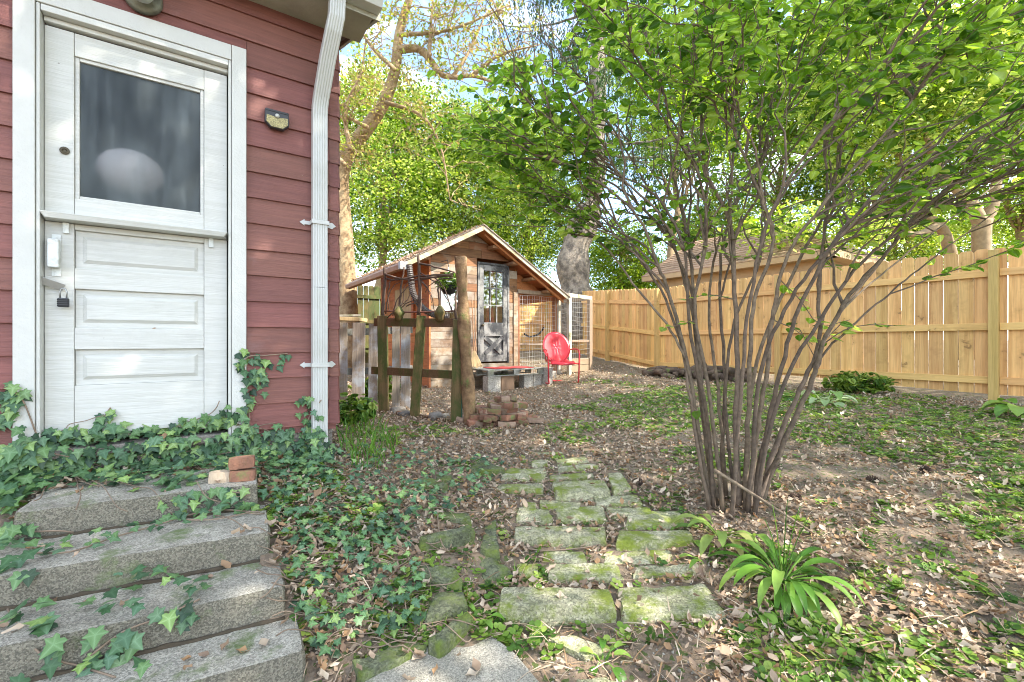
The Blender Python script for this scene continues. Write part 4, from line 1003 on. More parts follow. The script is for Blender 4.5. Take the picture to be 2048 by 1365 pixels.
gs = MB().tube([W(923,855,4.95), W(925,700,4.97)], .009, 5).build('green_stake', surf('green_paint', (.02,.10,.05), rough=.5, bump=0), None); tag(gs, 'thin green metal stake between gate and log', 'stake')
# picket fence
M_pick = wood('grey_picket', (.38,.32,.25), (.18,.15,.125), axis=2, weather=(.36,.38,.42), wamt=.55, var=.12, gscale=26, bump=.8)
pk = thing('picket_fence', 'weathered grey picket fence between the house corner and the twig gate', 'fence', W(740,815,5.8))
def picket(x0, x1, y0, y1, d, lean=0):
    a, b = W(x0,y1,d), W(x1,y1,d); u_ = (b-a); f_ = Vector((FW.x,FW.y,0))*.022; zt = (682.5-y0)/FPX*d; l = RT*(lean/FPX*d)
    z0 = a.z; P4 = [a,b,b+Vector((0,0,zt-z0))+l,a+Vector((0,0,zt-z0))+l]
    MB().prism(P4, f_).build('picket', M_pick, pk, bevel=.003)
for x0,x1,y0,y1,d,l in ((678,694,646,822,5.7,0),(703,728,646,815,5.75,2),(736,754,648,808,5.8,2),(757,771,650,806,5.85,0),(784,799,648,823,5.9,0),(801,820,648,818,5.9,0),(650,668,647,822,5.7,0)):
    picket(x0,x1,y0,y1,d,l)
MB().bar(W(640,667,5.78),W(825,660,5.98),.04,.09,(0,0,1)).build('rail', M_pal, pk); MB().bar(W(640,746,5.78),W(825,738,5.98),.04,.09,(0,0,1)).build('rail', M_pal, pk)
# plank ledge with a lifted lid behind the pickets
lg2 = thing('potting_bench', 'bare timber bench top just behind the picket fence', 'bench', W(700,760,6.4))
MB().bar(W(655,638,6.3),W(727,640,6.3),.35,.05,(0,0,1)).build('bench_top', M_ply, lg2, bevel=.003)
MB().bar(W(660,632,6.5),W(722,631,6.5),.02,.03,(0,0,1)).build('back_rail', M_pal, lg2)
for x in (668,716): MB().bar(W(x,800,6.35),W(x,644,6.35),.05,.05,FW).build('leg', M_pal, lg2)
# ================================================================ bricks
M_brick = surf('old_brick', (.30,.14,.085), (.17,.085,.055), scale=9, rough=.9, bump=.6, bscale=60, obj_var=.35, moss=.35, mossc=(.10,.13,.04))
M_brickp = surf('mortared_brick', (.40,.28,.20), (.26,.17,.12), scale=12, rough=.9, bump=.7, bscale=50, obj_var=.3, moss=.2)
brs = stone_mb([(-.1,-.05,-.03),(.1,-.05,-.03),(.1,.05,-.03),(-.1,.05,-.03),(-.1,-.05,.03),(.1,-.05,.03),(.1,.05,.03),(-.1,.05,.03)], (4,3,2), 12, .003, 20)
bmesh_ = {}
def brick(P_, yaw, tilt, mat, parent=None, sc_=1, name='brick'):
    if mat.name not in bmesh_:
        o = brs.build('brick', mat, None, False); bmesh_[mat.name] = o.data; bpy.data.objects.remove(o)
    o = link(name, bmesh_[mat.name], P_, parent, (tilt, random.uniform(-.1,.1), yaw)); o.scale = (sc_,)*3; return o
pile = thing('brick_pile', 'tumbled pile of old mossy bricks at the foot of the log post', 'brick pile', W(1005,856,4.75))
random.seed(5)
lay = [(858,10,940,1072),(843,9,948,1066),(830,7,950,1050),(818,6,952,1040),(806,3,975,1030)]
bc = W(1005,856,4.95)
for lv in range(5):
    for i in range((20,15,11,7,3)[lv]):
        rr_ = (.40,.34,.27,.18,.10)[lv]; a = random.uniform(0, 6.28); q_ = math.sqrt(random.random())
        x_ = RT*(rr_*1.15*q_*math.cos(a)) + FW*(rr_*.6*q_*math.sin(a)); p_ = bc + x_; p_.z = g1(p_.x, p_.y)+.03+lv*.062+random.uniform(-.008,.012)
        brick(p_, random.uniform(-.5,.5)+YAW-R(90)+random.choice((0,0,1.4,.7)), random.uniform(-.28,.28), random.choice((M_brick,M_brick,M_brickp)), pile)
t = brick(W(486,937,2.34), R(-12), 0, M_brick, None, .62); tag(t, 'lower red brick of the two stacked on the top concrete step', 'brick')
t.location = W(486,950,2.30); t.scale = (.60,.60,.98)
t = brick(W(484,925,2.30), R(-8), 0, M_brick, None, .62); tag(t, 'upper red brick of the two stacked on the top concrete step', 'brick'); t.scale = (.60,.60,.98)
t = brick(W(441,956,2.28), R(-12), 0, surf('pale_brick', (.62,.50,.36), (.50,.38,.26), scale=14, rough=.9, bump=1, bscale=40), None, .6); tag(t, 'pale rough brick on the top step left of the red bricks', 'brick'); t.scale = (.50,.6,1.15)
# loose stones in the gate bed
for k,(x,y,d,s) in enumerate(((795,812,5.5,.09),(808,830,5.3,.07),(870,838,5.15,.08),(890,832,5.3,.06))):
    c = W(x,y,d); c.z = g1(c.x,c.y)+s*.3
    c8 = [c+Vector((i*s,j*s*.7,l*s*.5)) for l in (-1,1) for i,j in ((-1,-1),(1,-1),(1,1),(-1,1))]
    o = stone_mb(c8,(5,4,3),5,.012,10,k,.02).build('stone', M_found, None, True); tag(o, ['grey stone behind the middle gate post','stone at the foot of the middle gate post','flat pale stone between the gate posts','small stone near the right gate post'][k], 'stone')
# ================================================================ wood pile by the fence
M_logend = surf('rotten_log', (.16,.11,.075), (.08,.055,.04), scale=10, rough=.95, bump=1, bscale=30, dist=.02, moss=.2, obj_var=.3)
wp = thing('log_pile', 'low heap of dark rotting logs against the pine fence', 'log pile', W(1400,765,8.3))
for i in range(46):
    px = random.uniform(1312,1500); y = random.uniform(0,1); d = 8.9-(px-1312)/188*1.0+random.uniform(-.15,.15)
    c = W(px,750,d); gz_ = g1(c.x,c.y); c.z = gz_+.05+.22*y*random.random()
    a = random.uniform(-.5,.5)+random.choice((0,1.3)); L_ = random.uniform(.14,.3); u = Vector((math.cos(a),math.sin(a),random.uniform(-.15,.2)))
    MB().tube([c-u*L_, c-u*L_*.3+Vector((0,0,.01)), c+u*L_], [random.uniform(.035,.07) for _ in range(3)], 8).build('log', M_logend, wp, True)
# ================================================================ neighbour's garage
M_tan = surf('tan_wall', (.42,.30,.17), (.38,.27,.15), rough=.8, bscale=20)
M_roof = surf('brown_shingle', (.40,.26,.17), (.30,.19,.12), scale=9, rough=.95, bump=.6, bscale=60, obj_var=.16)
gar = thing('garage', 'neighbour garage with brown shingled roof rising behind the pine fence', 'garage', (13, 6, -.5))
ga_y0, ga_y1, ga_x = 3.9, 8.94, 11.0
gr_x, gr_z, ge_z = 13.6, 3.35, 1.95
MB().box(ga_x+.35, 16, ga_y0+.3, ga_y1-.3, -.9, 1.85).build('wall', M_tan, gar)
MB().box(ga_x, 16.1, ga_y0-.02, ga_y0-.012, ge_z-.14, ge_z-.005).build('fascia', M_tan, gar)
MB().box(ga_x-.02, ga_x, ga_y0, ga_y1, ge_z-.14, ge_z-.005).build('fascia', M_tan, gar); MB().box(ga_x+.01, ga_x+.34, ga_y0, ga_y1, ge_z-.13, ge_z-.115).build('soffit', M_tan, gar)
rfp = MB().hexa([(ga_x,ga_y0,ge_z-.03),(gr_x,ga_y0+1.9,gr_z-.03),(gr_x,ga_y1,gr_z-.03),(ga_x,ga_y1,ge_z-.03),(ga_x,ga_y0,ge_z),(gr_x,ga_y0+1.9,gr_z),(gr_x,ga_y1,gr_z),(ga_x,ga_y1,ge_z)]).build('roof', M_roof, gar)
MB().prism([(ga_x,ga_y0-.01,ge_z-.03),(16.2,ga_y0-.01,ge_z-.03),(gr_x,ga_y0+1.9,gr_z-.03)], (0,0,.028)).build('roof', M_roof, gar)
MB().hexa([(gr_x,ga_y0+1.9,gr_z-.03),(16.2,ga_y0,ge_z-.03),(16.2,ga_y1,ge_z-.03),(gr_x,ga_y1,gr_z-.03),(gr_x,ga_y0+1.9,gr_z),(16.2,ga_y0,ge_z),(16.2,ga_y1,ge_z),(gr_x,ga_y1,gr_z)]).build('roof', M_roof, gar)
MB().box(ga_x+.01,16.0,ga_y0,ga_y0+.34,ge_z-.13,ge_z-.115).build('soffit', M_tan, gar)
nr_ = 15
for k in range(nr_):
    t0, t1 = k/nr_, (k+1)/nr_; xa, za = ga_x-.02+(gr_x-ga_x)*t0, ge_z+.004+(gr_z-ge_z)*t0; xb, zb = ga_x-.02+(gr_x-ga_x)*t1+.02, ge_z+.004+(gr_z-ge_z)*t1
    y = ga_y0-.02 - (k % 2)*.2
    while y < ga_y1:
        y0_, y1_ = max(y, ga_y0-.02+1.9*t0)+.004, min(y+.33, ga_y1+.02)
        if y1_ > y0_+.03: MB().hexa([(xa,y0_,za),(xb,y0_,zb-.004),(xb,y1_,zb-.004),(xa,y1_,za),(xa,y0_,za+.022),(xb,y0_,zb+.006),(xb,y1_,zb+.006),(xa,y1_,za+.022)]).build('shingle', M_roof, rfp)
        y += .33
for yq in (ga_y1-.32,): MB().prism([(ga_x+.35,yq,1.852),(15.9,yq,1.852),(gr_x,yq,3.25)], (0,.02,0)).build('gable', M_tan, gar)
# ================================================================ vegetation
def orient(nrm, tip):
    nrm = nrm/np.linalg.norm(nrm, axis=1, keepdims=True)
    x = np.cross(tip, nrm); x /= np.linalg.norm(x, axis=1, keepdims=True)+1e-9
    y = np.cross(nrm, x)
    return np.stack([x, y, nrm], 2)
def rnd_tilt(n, sp=.5, sr=.5):
    return rotm(rng.uniform(0, 2*np.pi, n), rng.normal(0, sp, n), rng.normal(0, sr, n))
MAXQ = [0]
def mid_of(tmpl):
    v = np.array(tmpl[0]); 
    if len(v) == len(IVY[0]): return np.array([1]+[ {0:.4,2:.8,4:.85,7:.9,10:.85,12:.8}.get(i,0) for i in range(len(v)-1)], float)
    return (np.abs(v[:,0]) < 1e-6).astype(float)
L_maple = leafmat('maple_leaves', [(.03,.085,.01),(.11,.21,.02),(.23,.34,.04),(.42,.50,.14)], trans=.5, tboost=1.8)
L_far = leafmat('far_leaves', [(.03,.08,.01),(.12,.21,.02),(.22,.32,.035),(.38,.44,.10)], trans=.5, tboost=1.7)
L_pale = leafmat('pale_leaves', [(.10,.17,.02),(.22,.28,.05),(.34,.36,.08),(.40,.30,.10)], trans=.45, tboost=1.4)
L_shrub = leafmat('shrub_leaves', [(.022,.065,.01),(.08,.17,.02),(.16,.28,.035),(.32,.44,.08)], trans=.55, tboost=2.2, rough=.42)
L_ivy = leafmat('ivy_leaves', [(.018,.045,.02),(.05,.12,.05),(.11,.21,.06),(.07,.15,.08),(.19,.30,.075)], trans=.2, tboost=1.3, rough=.38)
L_spruce = leafmat('spruce_needles', [(.025,.055,.018),(.04,.08,.02),(.07,.12,.03)], trans=.15, rough=.6)
L_weed = leafmat('weed_leaves', [(.04,.10,.018),(.10,.20,.03),(.19,.31,.045),(.32,.42,.09)], trans=.35, tboost=1.4)
L_grass = leafmat('grass_blades', [(.06,.17,.02),(.12,.26,.03),(.22,.34,.06)], trans=.3)
L_dry = leafmat('dry_leaves', [(.20,.135,.09),(.38,.27,.18),(.50,.38,.27),(.62,.51,.38),(.24,.16,.10),(.40,.24,.12)], trans=.12, rough=.75, tboost=1.2)
L_hosta = leafmat('hosta_leaves', [(.05,.14,.02),(.12,.26,.035),(.26,.40,.08)], trans=.35, rough=.4)
L_vari = leafmat('variegated_leaves', [(.30,.42,.16),(.5,.6,.35),(.16,.30,.05)], trans=.3)
M_barkp = surf('pale_bark', (.46,.34,.19), (.22,.14,.07), scale=7, rough=.9, bump=.8, bscale=28, dist=.02)
M_barkg = surf('grey_bark', (.31,.26,.20), (.12,.10,.08), scale=5, rough=.95, bump=1, bscale=18, dist=.04, lo=.4, hi=.6)
M_barkt = surf('tan_bark', (.38,.27,.15), (.26,.18,.10), scale=8, rough=.9, bump=.7, bscale=25)
M_stem = surf('shrub_bark', (.22,.165,.11), (.10,.072,.05), scale=26, rough=.9, bump=.8, bscale=70, dist=.006, obj_var=.25)
M_stemd = surf('dark_shrub_bark', (.16,.115,.08), (.08,.058,.042), scale=26, rough=.9, bump=.5, bscale=70, dist=.006, obj_var=.25)

def foliage(ells, nclump, per, size, mat, name, parent, cl=.45, flat=.5, shell=.55, template=RHOMB, tilt=.55, gap_noise=0, seed=0):
    """ells: list of (center Vector, rx, ry, rz)"""
    r_ = np.random.default_rng(100+seed)
    tot = sum(e[1]*e[3] for e in ells); C = []
    for c, rx, ry, rz in ells:
        n = max(3, int(nclump*rx*rz/tot)); q = r_.normal(size=(n,3)); q /= np.linalg.norm(q, axis=1, keepdims=True)
        rad = shell + (1-shell)*r_.random(n); rad *= r_.uniform(.75, 1.08, n)
        C.append(q*rad[:,None]*np.array([rx,ry,rz]) + np.array(c))
    C = np.vstack(C); n = len(C)
    k = r_.poisson(per, n)+3; idx = np.repeat(np.arange(n), k); N_ = len(idx)
    sz = cl*r_.uniform(.6,1.4,n)[idx]
    off = r_.normal(size=(N_,3))*np.array([1,1,flat])*sz[:,None]*.6
    off[:,2] -= .35*(off[:,0]**2+off[:,1]**2)/np.maximum(sz,.1)
    P = C[idx]+off
    M_ = rotm(r_.uniform(0,2*np.pi,N_), r_.normal(-.25,tilt,N_), r_.normal(0,tilt,N_))
    rnd = np.clip(r_.random(n)[idx]*.5 + r_.random(N_)*.5, 0, .96)
    v, t, rr = scatter(*template, P, M_, size*r_.uniform(.6,1.3,N_), rnd)
    me = mesh_np(name, v, t, rr, mat)
    MAXQ[0] += len(t)
    return link(name, me, (0,0,0), parent), C
def limb(a, b, r0, r1, n=6, wob=.08, seed=0):
    a, b = Vector(a), Vector(b); L_ = (b-a).length
    return [a.lerp(b, i/n)+Vector((random.uniform(-1,1),random.uniform(-1,1),random.uniform(-.5,.5)+.8*math.sin(math.pi*i/n)*.6))*wob*L_*(0 if i in (0,n) else 1)*.5 for i in range(n+1)], [r0+(r1-r0)*i/n for i in range(n+1)]
def broad_tree(name, label, base, ells, nclump, per, size, leafm, barkm, r0=.2, group=None, seed=0, cl=.5, trunk_pts=None, nl=9, shell=.5, flat=.5):
    base = Vector(base); base.z = g1(base.x, base.y)-.05
    t = thing(name, label, 'tree', base, group)
    c0 = ells[0][0]
    tp = trunk_pts or limb(base, Vector((c0.x, c0.y, c0.z+ells[0][3]*.2)), r0, r0*.4, 7, .05)[0]
    n = len(tp)
    MB().tube(smooth_path(tp, 4), [r0*(1.25-.85*i/((n-1)*4)) if i > 2 else r0*(1.6-.1*i) for i in range((n-1)*4+1)], 12).build('trunk', barkm, t, True)
    fo, C = foliage(ells, nclump, per, size, leafm, 'crown', t, cl=cl, seed=seed, shell=shell, flat=flat)
    m = MB(); sel = rng.choice(len(C), min(len(C), nl*4), replace=False)
    for i, s in enumerate(sel):
        st = tp[-1] if i % 3 else tp[max(1, n//2 + i % max(1, n//2 - 1))] if n > 3 else tp[-1]
        a_, b_ = limb(st, Vector(C[s]), r0*.28, .012, 6, .12); m.tube(a_, b_, 5)
    m.build('limbs', barkm, t, True)
    return t
def E(px, py, d, rx, rz, ry=None): return (W(px, py, d), rx, ry or rx, rz)
def gp(px, d): p = W(px, 682, d); return (p.x, p.y, 0)
G1 = 'leafy trees beyond the shed'; G2 = 'leafy trees beyond the right fence'
broad_tree('maple_tree', 'bright yellow green maple rising behind the left eave of the shed', gp(745,15), [E(770,400,15,2.6,2.6), E(740,230,15.5,2.0,1.9), E(850,250,16,1.7,1.4)], 760, 52, .115, L_maple, M_barkt, .16, G1, 1)
broad_tree('maple_tree', 'dense green maple directly behind the shed ridge', gp(915,17), [E(920,400,17,3.0,2.6), E(960,290,17.5,2.2,1.6)], 760, 52, .115, L_maple, M_barkt, .17, G1, 2)
broad_tree('maple_tree', 'yellow green maple between shed ridge and the thick grey trunk', gp(1050,19), [E(1060,430,19,2.6,2.9), E(1060,300,19,2.2,1.8)], 700, 52, .115, L_maple, M_barkt, .17, G1, 3)
broad_tree('hedgerow_tree', 'low bright tree seen behind the fence corner right of the thick trunk', gp(1255,21), [E(1240,520,21,2.3,2.2), E(1300,560,21,1.7,1.3)], 420, 46, .13, L_far, M_barkt, .14, G1, 4)
broad_tree('hedgerow_tree', 'round tree behind the left end of the garage roof', gp(1400,24), [E(1420,480,24,2.6,3.0), E(1330,600,24,2.4,1.4)], 420, 46, .15, L_far, M_barkt, .16, G2, 5)
broad_tree('maple_tree', 'tall tree behind the middle of the garage roof', gp(1560,22), [E(1570,330,22,3.6,3.4), E(1480,200,22,2.8,2.4), E(1620,150,21,3,2.6)], 760, 50, .145, L_far, M_barkt, .2, G2, 6)
broad_tree('maple_tree', 'broad bright tree behind the right end of the garage', gp(1740,19), [E(1760,300,19,3.4,3.6), E(1800,120,18,3.0,2.6)], 800, 50, .13, L_maple, M_barkt, .2, G2, 7)
broad_tree('hedgerow_tree', 'low leafy tree filling the gap above the fence right of the garage', gp(1800,24), [E(1790,470,24,3.0,2.4), E(1930,480,25,3.2,2.2)], 560, 46, .15, L_far, M_barkt, .18, G2, 8)
broad_tree('maple_tree', 'bright tree at the far right edge above the fence', gp(2060,17), [E(2040,330,17,3.4,3.6), E(1990,130,15,2.8,2.4), E(2150,250,15,3,3)], 800, 50, .13, L_maple, M_barkt, .2, G2, 9)
broad_tree('maple_tree', 'tall bright tree seen through the middle of the shrub', gp(1330,18), [E(1370,250,18,2.6,2.2), E(1290,120,18,2.2,1.8), E(1450,90,18,2.0,1.8)], 560, 50, .125, L_maple, M_barkt, .16, G2, 12)
# forked tree right behind the fence
ft = thing('forked_tree', 'tan trunked forked tree just behind the fence at the right', 'tree', gp(1965,11)[:2]+(-.8,), G2)
MB().tube(smooth_path([W(1962,720,11),W(1964,560,11),W(1963,470,11),W(1965,440,11)],4), [.19]*6+[.18]*7, 12).build('trunk', M_barkt, ft, True)
for q in ([(1963,450),(1940,405),(1905,370),(1860,300),(1820,180)],[(1966,450),(1985,410),(1992,370),(2010,260),(2060,120)]):
    P_ = smooth_path([W(x,y,11) for x,y in q],4); MB().tube(P_, [.16-.11*i/(len(P_)-1) for i in range(len(P_))], 10).build('limb', M_barkt, ft, True)
foliage([E(1930,130,11,2.0,1.6), E(2080,60,10.5,1.8,1.8)], 330, 42, .12, L_maple, 'crown', ft, cl=.45, seed=20)
lt = thing('leaning_tree', 'short leaning tan trunk behind the fence left of the forked tree', 'tree', gp(1895,11.5)[:2]+(-.8,), G2)
P_ = smooth_path([W(1905,720,11.5),W(1905,540,11.5),W(1885,460,11.5),W(1850,425,11.5),W(1800,330,11.5),W(1780,200,11.5)],4)
MB().tube(P_, [.17-.12*i/(len(P_)-1) for i in range(len(P_))], 10).build('trunk', M_barkt, lt, True)
P_ = smooth_path([W(1880,450,11.5),W(1830,470,11.2),W(1770,450,11)],4); MB().tube(P_, [.11-.07*i/(len(P_)-1) for i in range(len(P_))], 8).build('limb', M_barkt, lt, True)
foliage([E(1760,230,11.5,1.9,1.6), E(1700,90,11,1.8,1.5), E(1560,440,10.3,1.1,.35), E(1700,455,10.3,.9,.35)], 470, 42, .12, L_maple, 'crown', lt, cl=.45, seed=21)
# pale tree at the house corner
pt = thing('pale_tree', 'pale barked tree with arching limb beside the house corner', 'tree', W(700,745,10.5))
trp = smooth_path([W(x,y,d) for x,y,d in ((700,750,10.5),(697,640,10.5),(690,500,10.5),(681,360,10.4),(698,305,10.3),(735,255,10.2),(768,205,10.1),(790,140,10),(798,70,9.9),(815,10,9.8),(850,-80,9.7))], 5)
MB().tube(trp, [.27 if i < 3 else .25-.19*i/len(trp) for i in range(len(trp))], 12).build('trunk', M_barkp, pt, True)
limbs = [[(797,100),(835,98),(858,118),(880,148),(910,155),(945,152),(1000,165),(1040,150)],[(858,118),(862,50),(868,-30)],[(700,300),(690,220),(720,150),(735,60)],
         [(770,205),(840,230),(880,290),(900,400)],[(735,255),(690,235),(640,240)],[(790,140),(740,90),(700,20)],[(905,155),(940,100),(975,20)],[(798,70),(900,60),(1020,10)],[(690,330),(650,280),(640,200)],
         [(945,152),(1000,110),(1080,90)]]
ends = []
for i, q in enumerate(limbs):
    P_ = smooth_path([W(x,y,9.9-.25*(i % 3)) for x,y in q],5); MB().tube(P_, [(.09 if i in (0,) else .05)*(1-.75*k/(len(P_)-1)) for k in range(len(P_))], 8).build('limb', M_barkp, pt, True); ends.append(P_)
m = MB(); tips = []
for P_ in ends + [trp[14:]]:
    for k in range(14):
        a = random.choice(P_[3:]); dv = Vector((random.uniform(-1,1),random.uniform(-1,1),random.uniform(-.5,1))).normalized()*random.uniform(.4,1.6)
        a_, b_ = limb(a, a+dv, .014, .004, 6, .25); m.tube(a_, b_, 4); tips += a_[2:]
        for z in range(2):
            s = random.choice(a_[2:]); d2 = (dv*.5+Vector((random.uniform(-1,1),random.uniform(-1,1),random.uniform(-.8,.6)))*.4)
            a2, b2 = limb(s, s+d2, .007, .003, 4, .25); m.tube(a2, b2, 4); tips += a2[1:]
m.build('twigs', M_barkp, pt)
tp_ = np.array([list(v) for v in tips]); idx = rng.integers(0, len(tp_), 7000); P = tp_[idx]+rng.normal(0,.09,(7000,3))
v,t,rr = scatter(*RHOMB, P, rnd_tilt(7000,.8,.8), rng.uniform(.05,.10,7000), rng.random(7000)*.95); link('crown', mesh_np('crown', v,t,rr,L_pale), (0,0,0), pt)
# thick grey trunk with spruce boughs
bt = thing('spruce_tree', 'thick grey trunked tree with drooping dark boughs behind the shed', 'tree', W(1150,640,13.5))
P_ = smooth_path([W(x,y,13.5) for x,y in ((1158,680),(1152,590),(1146,530),(1155,480),(1180,420),(1192,360),(1196,260),(1196,100),(1202,-60),(1205,-300))], 5)
MB().tube(P_, [(.56 if i < 6 else .50+.05*math.sin(i*.8)-.0035*i)*(1 if i < 18 else .86) *(1 - (.3 if i>20 else 0)) for i in range(len(P_))], 18).build('trunk', M_barkg, bt, True)
m = MB(); sp_P = []
for k in range(46):
    py = random.uniform(-280, 360); a = W(1196, py, 13.5); an = random.uniform(0, 2*math.pi); L_ = random.uniform(2.2, 4.4)*(1 if py > -100 else .8)
    dv = Vector((math.cos(an), math.sin(an), 0))
    pts = [a + dv*L_*q + Vector((0,0,-.9*math.sin(q*math.pi*.55)+.5*q*q)) for q in (0,.2,.4,.6,.8,1)]
    m.tube(pts, [.05,.04,.03,.022,.015,.008], 5)
    pp = smooth_path(pts, 5)
    for s in pp[5:]:
        for z in range(2):
            h = s + Vector((random.uniform(-.25,.25),random.uniform(-.25,.25),0)); ln = random.uniform(.3,1.1)
            for w_ in np.arange(0, ln, .045): sp_P.append((h.x+random.uniform(-.03,.03), h.y+random.uniform(-.03,.03), h.z-w_))
m.build('limbs', M_barkg, bt)
P = np.array(sp_P); n = len(P); M_ = rotm(rng.uniform(0,2*np.pi,n), rng.normal(-1.1,.35,n), rng.normal(0,.4,n))
v,t,rr = scatter([(0,0,0),(.16,.4,0),(0,1,0),(-.16,.4,0)], [(0,1,2),(0,2,3)], P, M_, rng.uniform(.07,.15,n), rng.random(n)*.95); link('crown', mesh_np('crown', v,t,rr,L_spruce), (0,0,0), bt)
MAXQ[0] += len(t)
# maple over the fence whose shade falls across the yard
broad_tree('overhanging_maple', 'tall maple standing past the fence whose crown overhangs the top right corner', (9.6,-3.0,0), [(Vector((9.0,-2.4,6.2)),4.3,4.3,2.9), (Vector((7.0,-.6,6.9)),2.6,2.6,1.6), (Vector((11.2,-2.6,2.8)),2.3,2.6,2.0)], 560, 17, .20, L_maple, M_barkt, .26, G2, 30, cl=.6)
broad_tree('overhanging_maple', 'leafy maple at the near end of the yard beyond the right edge', (4.6,-5.0,0), [(Vector((3.1,-2.9,6.6)),3.4,3.3,2.3)], 420, 20, .20, L_maple, M_barkt, .24, G2, 31, cl=.6)

# ---------------------------------------------------------------- the many stemmed shrub
shrub = thing('shrub', 'large multi stemmed shrub fanning up from the litter right of the stone path', 'shrub', Wz(1470,1005,-1.0))
random.seed(21)
expl = [ # px points, depth start, depth end, radius
 ([(1422,985),(1398,870),(1372,720),(1340,590),(1318,535),(1285,450),(1225,385),(1130,330),(1010,270)],2.72,2.5,.024),
 ([(1430,990),(1412,830),(1378,640),(1368,500),(1310,390),(1200,330),(1080,215)],2.7,2.6,.020),
 ([(1436,990),(1410,860),(1395,700),(1385,560),(1370,450),(1345,330),(1330,200),(1290,60)],2.75,2.9,.024),
 ([(1446,1000),(1420,800),(1390,620),(1410,480),(1400,360),(1330,240),(1240,120)],2.66,2.4,.020),
 ([(1478,1010),(1472,850),(1475,700),(1468,560),(1458,440),(1410,330),(1400,180),(1380,-40)],2.68,2.6,.030),
 ([(1490,1010),(1496,850),(1500,700),(1508,600),(1548,480),(1500,340),(1460,230),(1440,60)],2.66,2.4,.026),
 ([(1498,1010),(1512,880),(1530,760),(1545,640),(1560,560),(1600,470),(1690,360),(1800,230),(1930,60)],2.68,2.2,.026),
 ([(1503,1005),(1530,880),(1562,740),(1600,610),(1680,470),(1765,380),(1900,290),(2080,190)],2.7,2.0,.026),
 ([(1510,995),(1560,870),(1600,780),(1638,690),(1636,600),(1640,520),(1655,400),(1650,250),(1700,100)],2.72,2.6,.028),
 ([(1516,985),(1570,880),(1625,760),(1645,690),(1700,590),(1780,500),(1835,430),(1960,330),(2120,240)],2.75,2.3,.030),
 ([(1495,1000),(1520,760),(1570,620),(1640,520),(1760,400),(1950,262),(2100,190)],2.62,1.9,.022),
 ([(1486,1000),(1505,760),(1560,600),(1650,430),(1760,300),(1850,150),(1900,0)],2.75,2.8,.022),
 ([(1440,985),(1450,760),(1440,600),(1455,450),(1530,300),(1560,150),(1600,-30)],2.85,3.2,.020),
 ([(1455,985),(1435,780),(1418,640),(1432,500),(1480,380),(1560,250),(1640,120)],2.82,3.2,.018),
 ([(1470,990),(1452,800),(1470,640),(1520,520),(1530,400),(1515,200),(1540,0)],2.8,3.0,.018),
 ([(1505,995),(1555,800),(1640,640),(1730,520),(1860,430),(2010,380),(2140,330)],2.6,2.1,.020),
 ([(1420,985),(1385,830),(1365,700),(1330,600),(1270,500),(1200,400),(1120,260),(1060,130)],2.68,2.8,.018),
 ([(1428,985),(1400,780),(1380,600),(1330,450),(1270,330),(1190,200),(1140,60)],2.78,3.1,.018),
 ([(1462,1000),(1480,800),(1500,600),(1540,430),(1620,300),(1740,160),(1860,60)],2.58,2.0,.020),
 ([(1430,980),(1404,800),(1392,640),(1360,520),(1290,420),(1210,360),(1100,310),(960,200)],2.8,2.9,.018)]
gen_ends = [(1150,420),(1050,200),(1290,60),(1390,20),(1480,-40),(1560,-60),(1680,-20),(1780,20),(1900,100),(2060,260),(1000,150),(940,260),(1080,60),(1170,-30),(1260,-60),(1340,-90),(1430,-100),(1500,-100),(1620,-100),(1720,-80),(1820,-60),(1920,-20),(2040,20),(2120,100),(2160,150),(2180,240),(2160,300),(2100,370),(1990,420),(1120,380),(1040,330)]
for ex, ey in gen_ends:
    bs = min(expl[:20], key=lambda e: min(abs(e[0][-1][0]-ex)+abs(e[0][-1][1]-ey), 9999)+random.uniform(0,250))
    ki = random.choice((2,3,3,4)); ki = min(ki, len(bs[0])-2); bx, by_ = bs[0][ki]; tk = (ki/(len(bs[0])-1))**1.3; ds = bs[1]+(bs[2]-bs[1])*tk; p = []
    for k in range(8):
        t = k/7; p.append((bx+(ex-bx)*t**1.25+random.uniform(-9,9)*(t>0), by_+(ey-by_)*t**.95))
    expl.append((p, ds, ds+random.uniform(-.5,.5), random.uniform(.008,.012)))
leafP = []; leafT = []; leafN = []; small = MB(); nst = 0
def add_leafs(pts, step=.045, size=(.038,.072), start=.15):
    L_ = 0; side = 1
    for i in range(1, len(pts)):
        a, b = pts[i-1], pts[i]; seg = (b-a).length; d = (b-a)/max(seg,1e-6)
        k = int((L_+seg)/step)-int(L_/step); L_ += seg
        if i/len(pts) < start: continue
        for q in range(k):
            side = -side; p = a.lerp(b, random.random())
            s = d.cross(Vector((0,0,1)));  s = s.normalized() if s.length > .1 else Vector((1,0,0))
            tip = (s*side*1.0 + d*.7 + Vector((0,0,random.uniform(-.5,.1)))).normalized()
            nr = (Vector((0,0,1)) + Vector((random.gauss(0,.38),random.gauss(0,.38),0))).normalized()
            leafP.append(p+tip*.015); leafT.append(tip); leafN.append((nr.x,nr.y,nr.z,random.uniform(*size)))
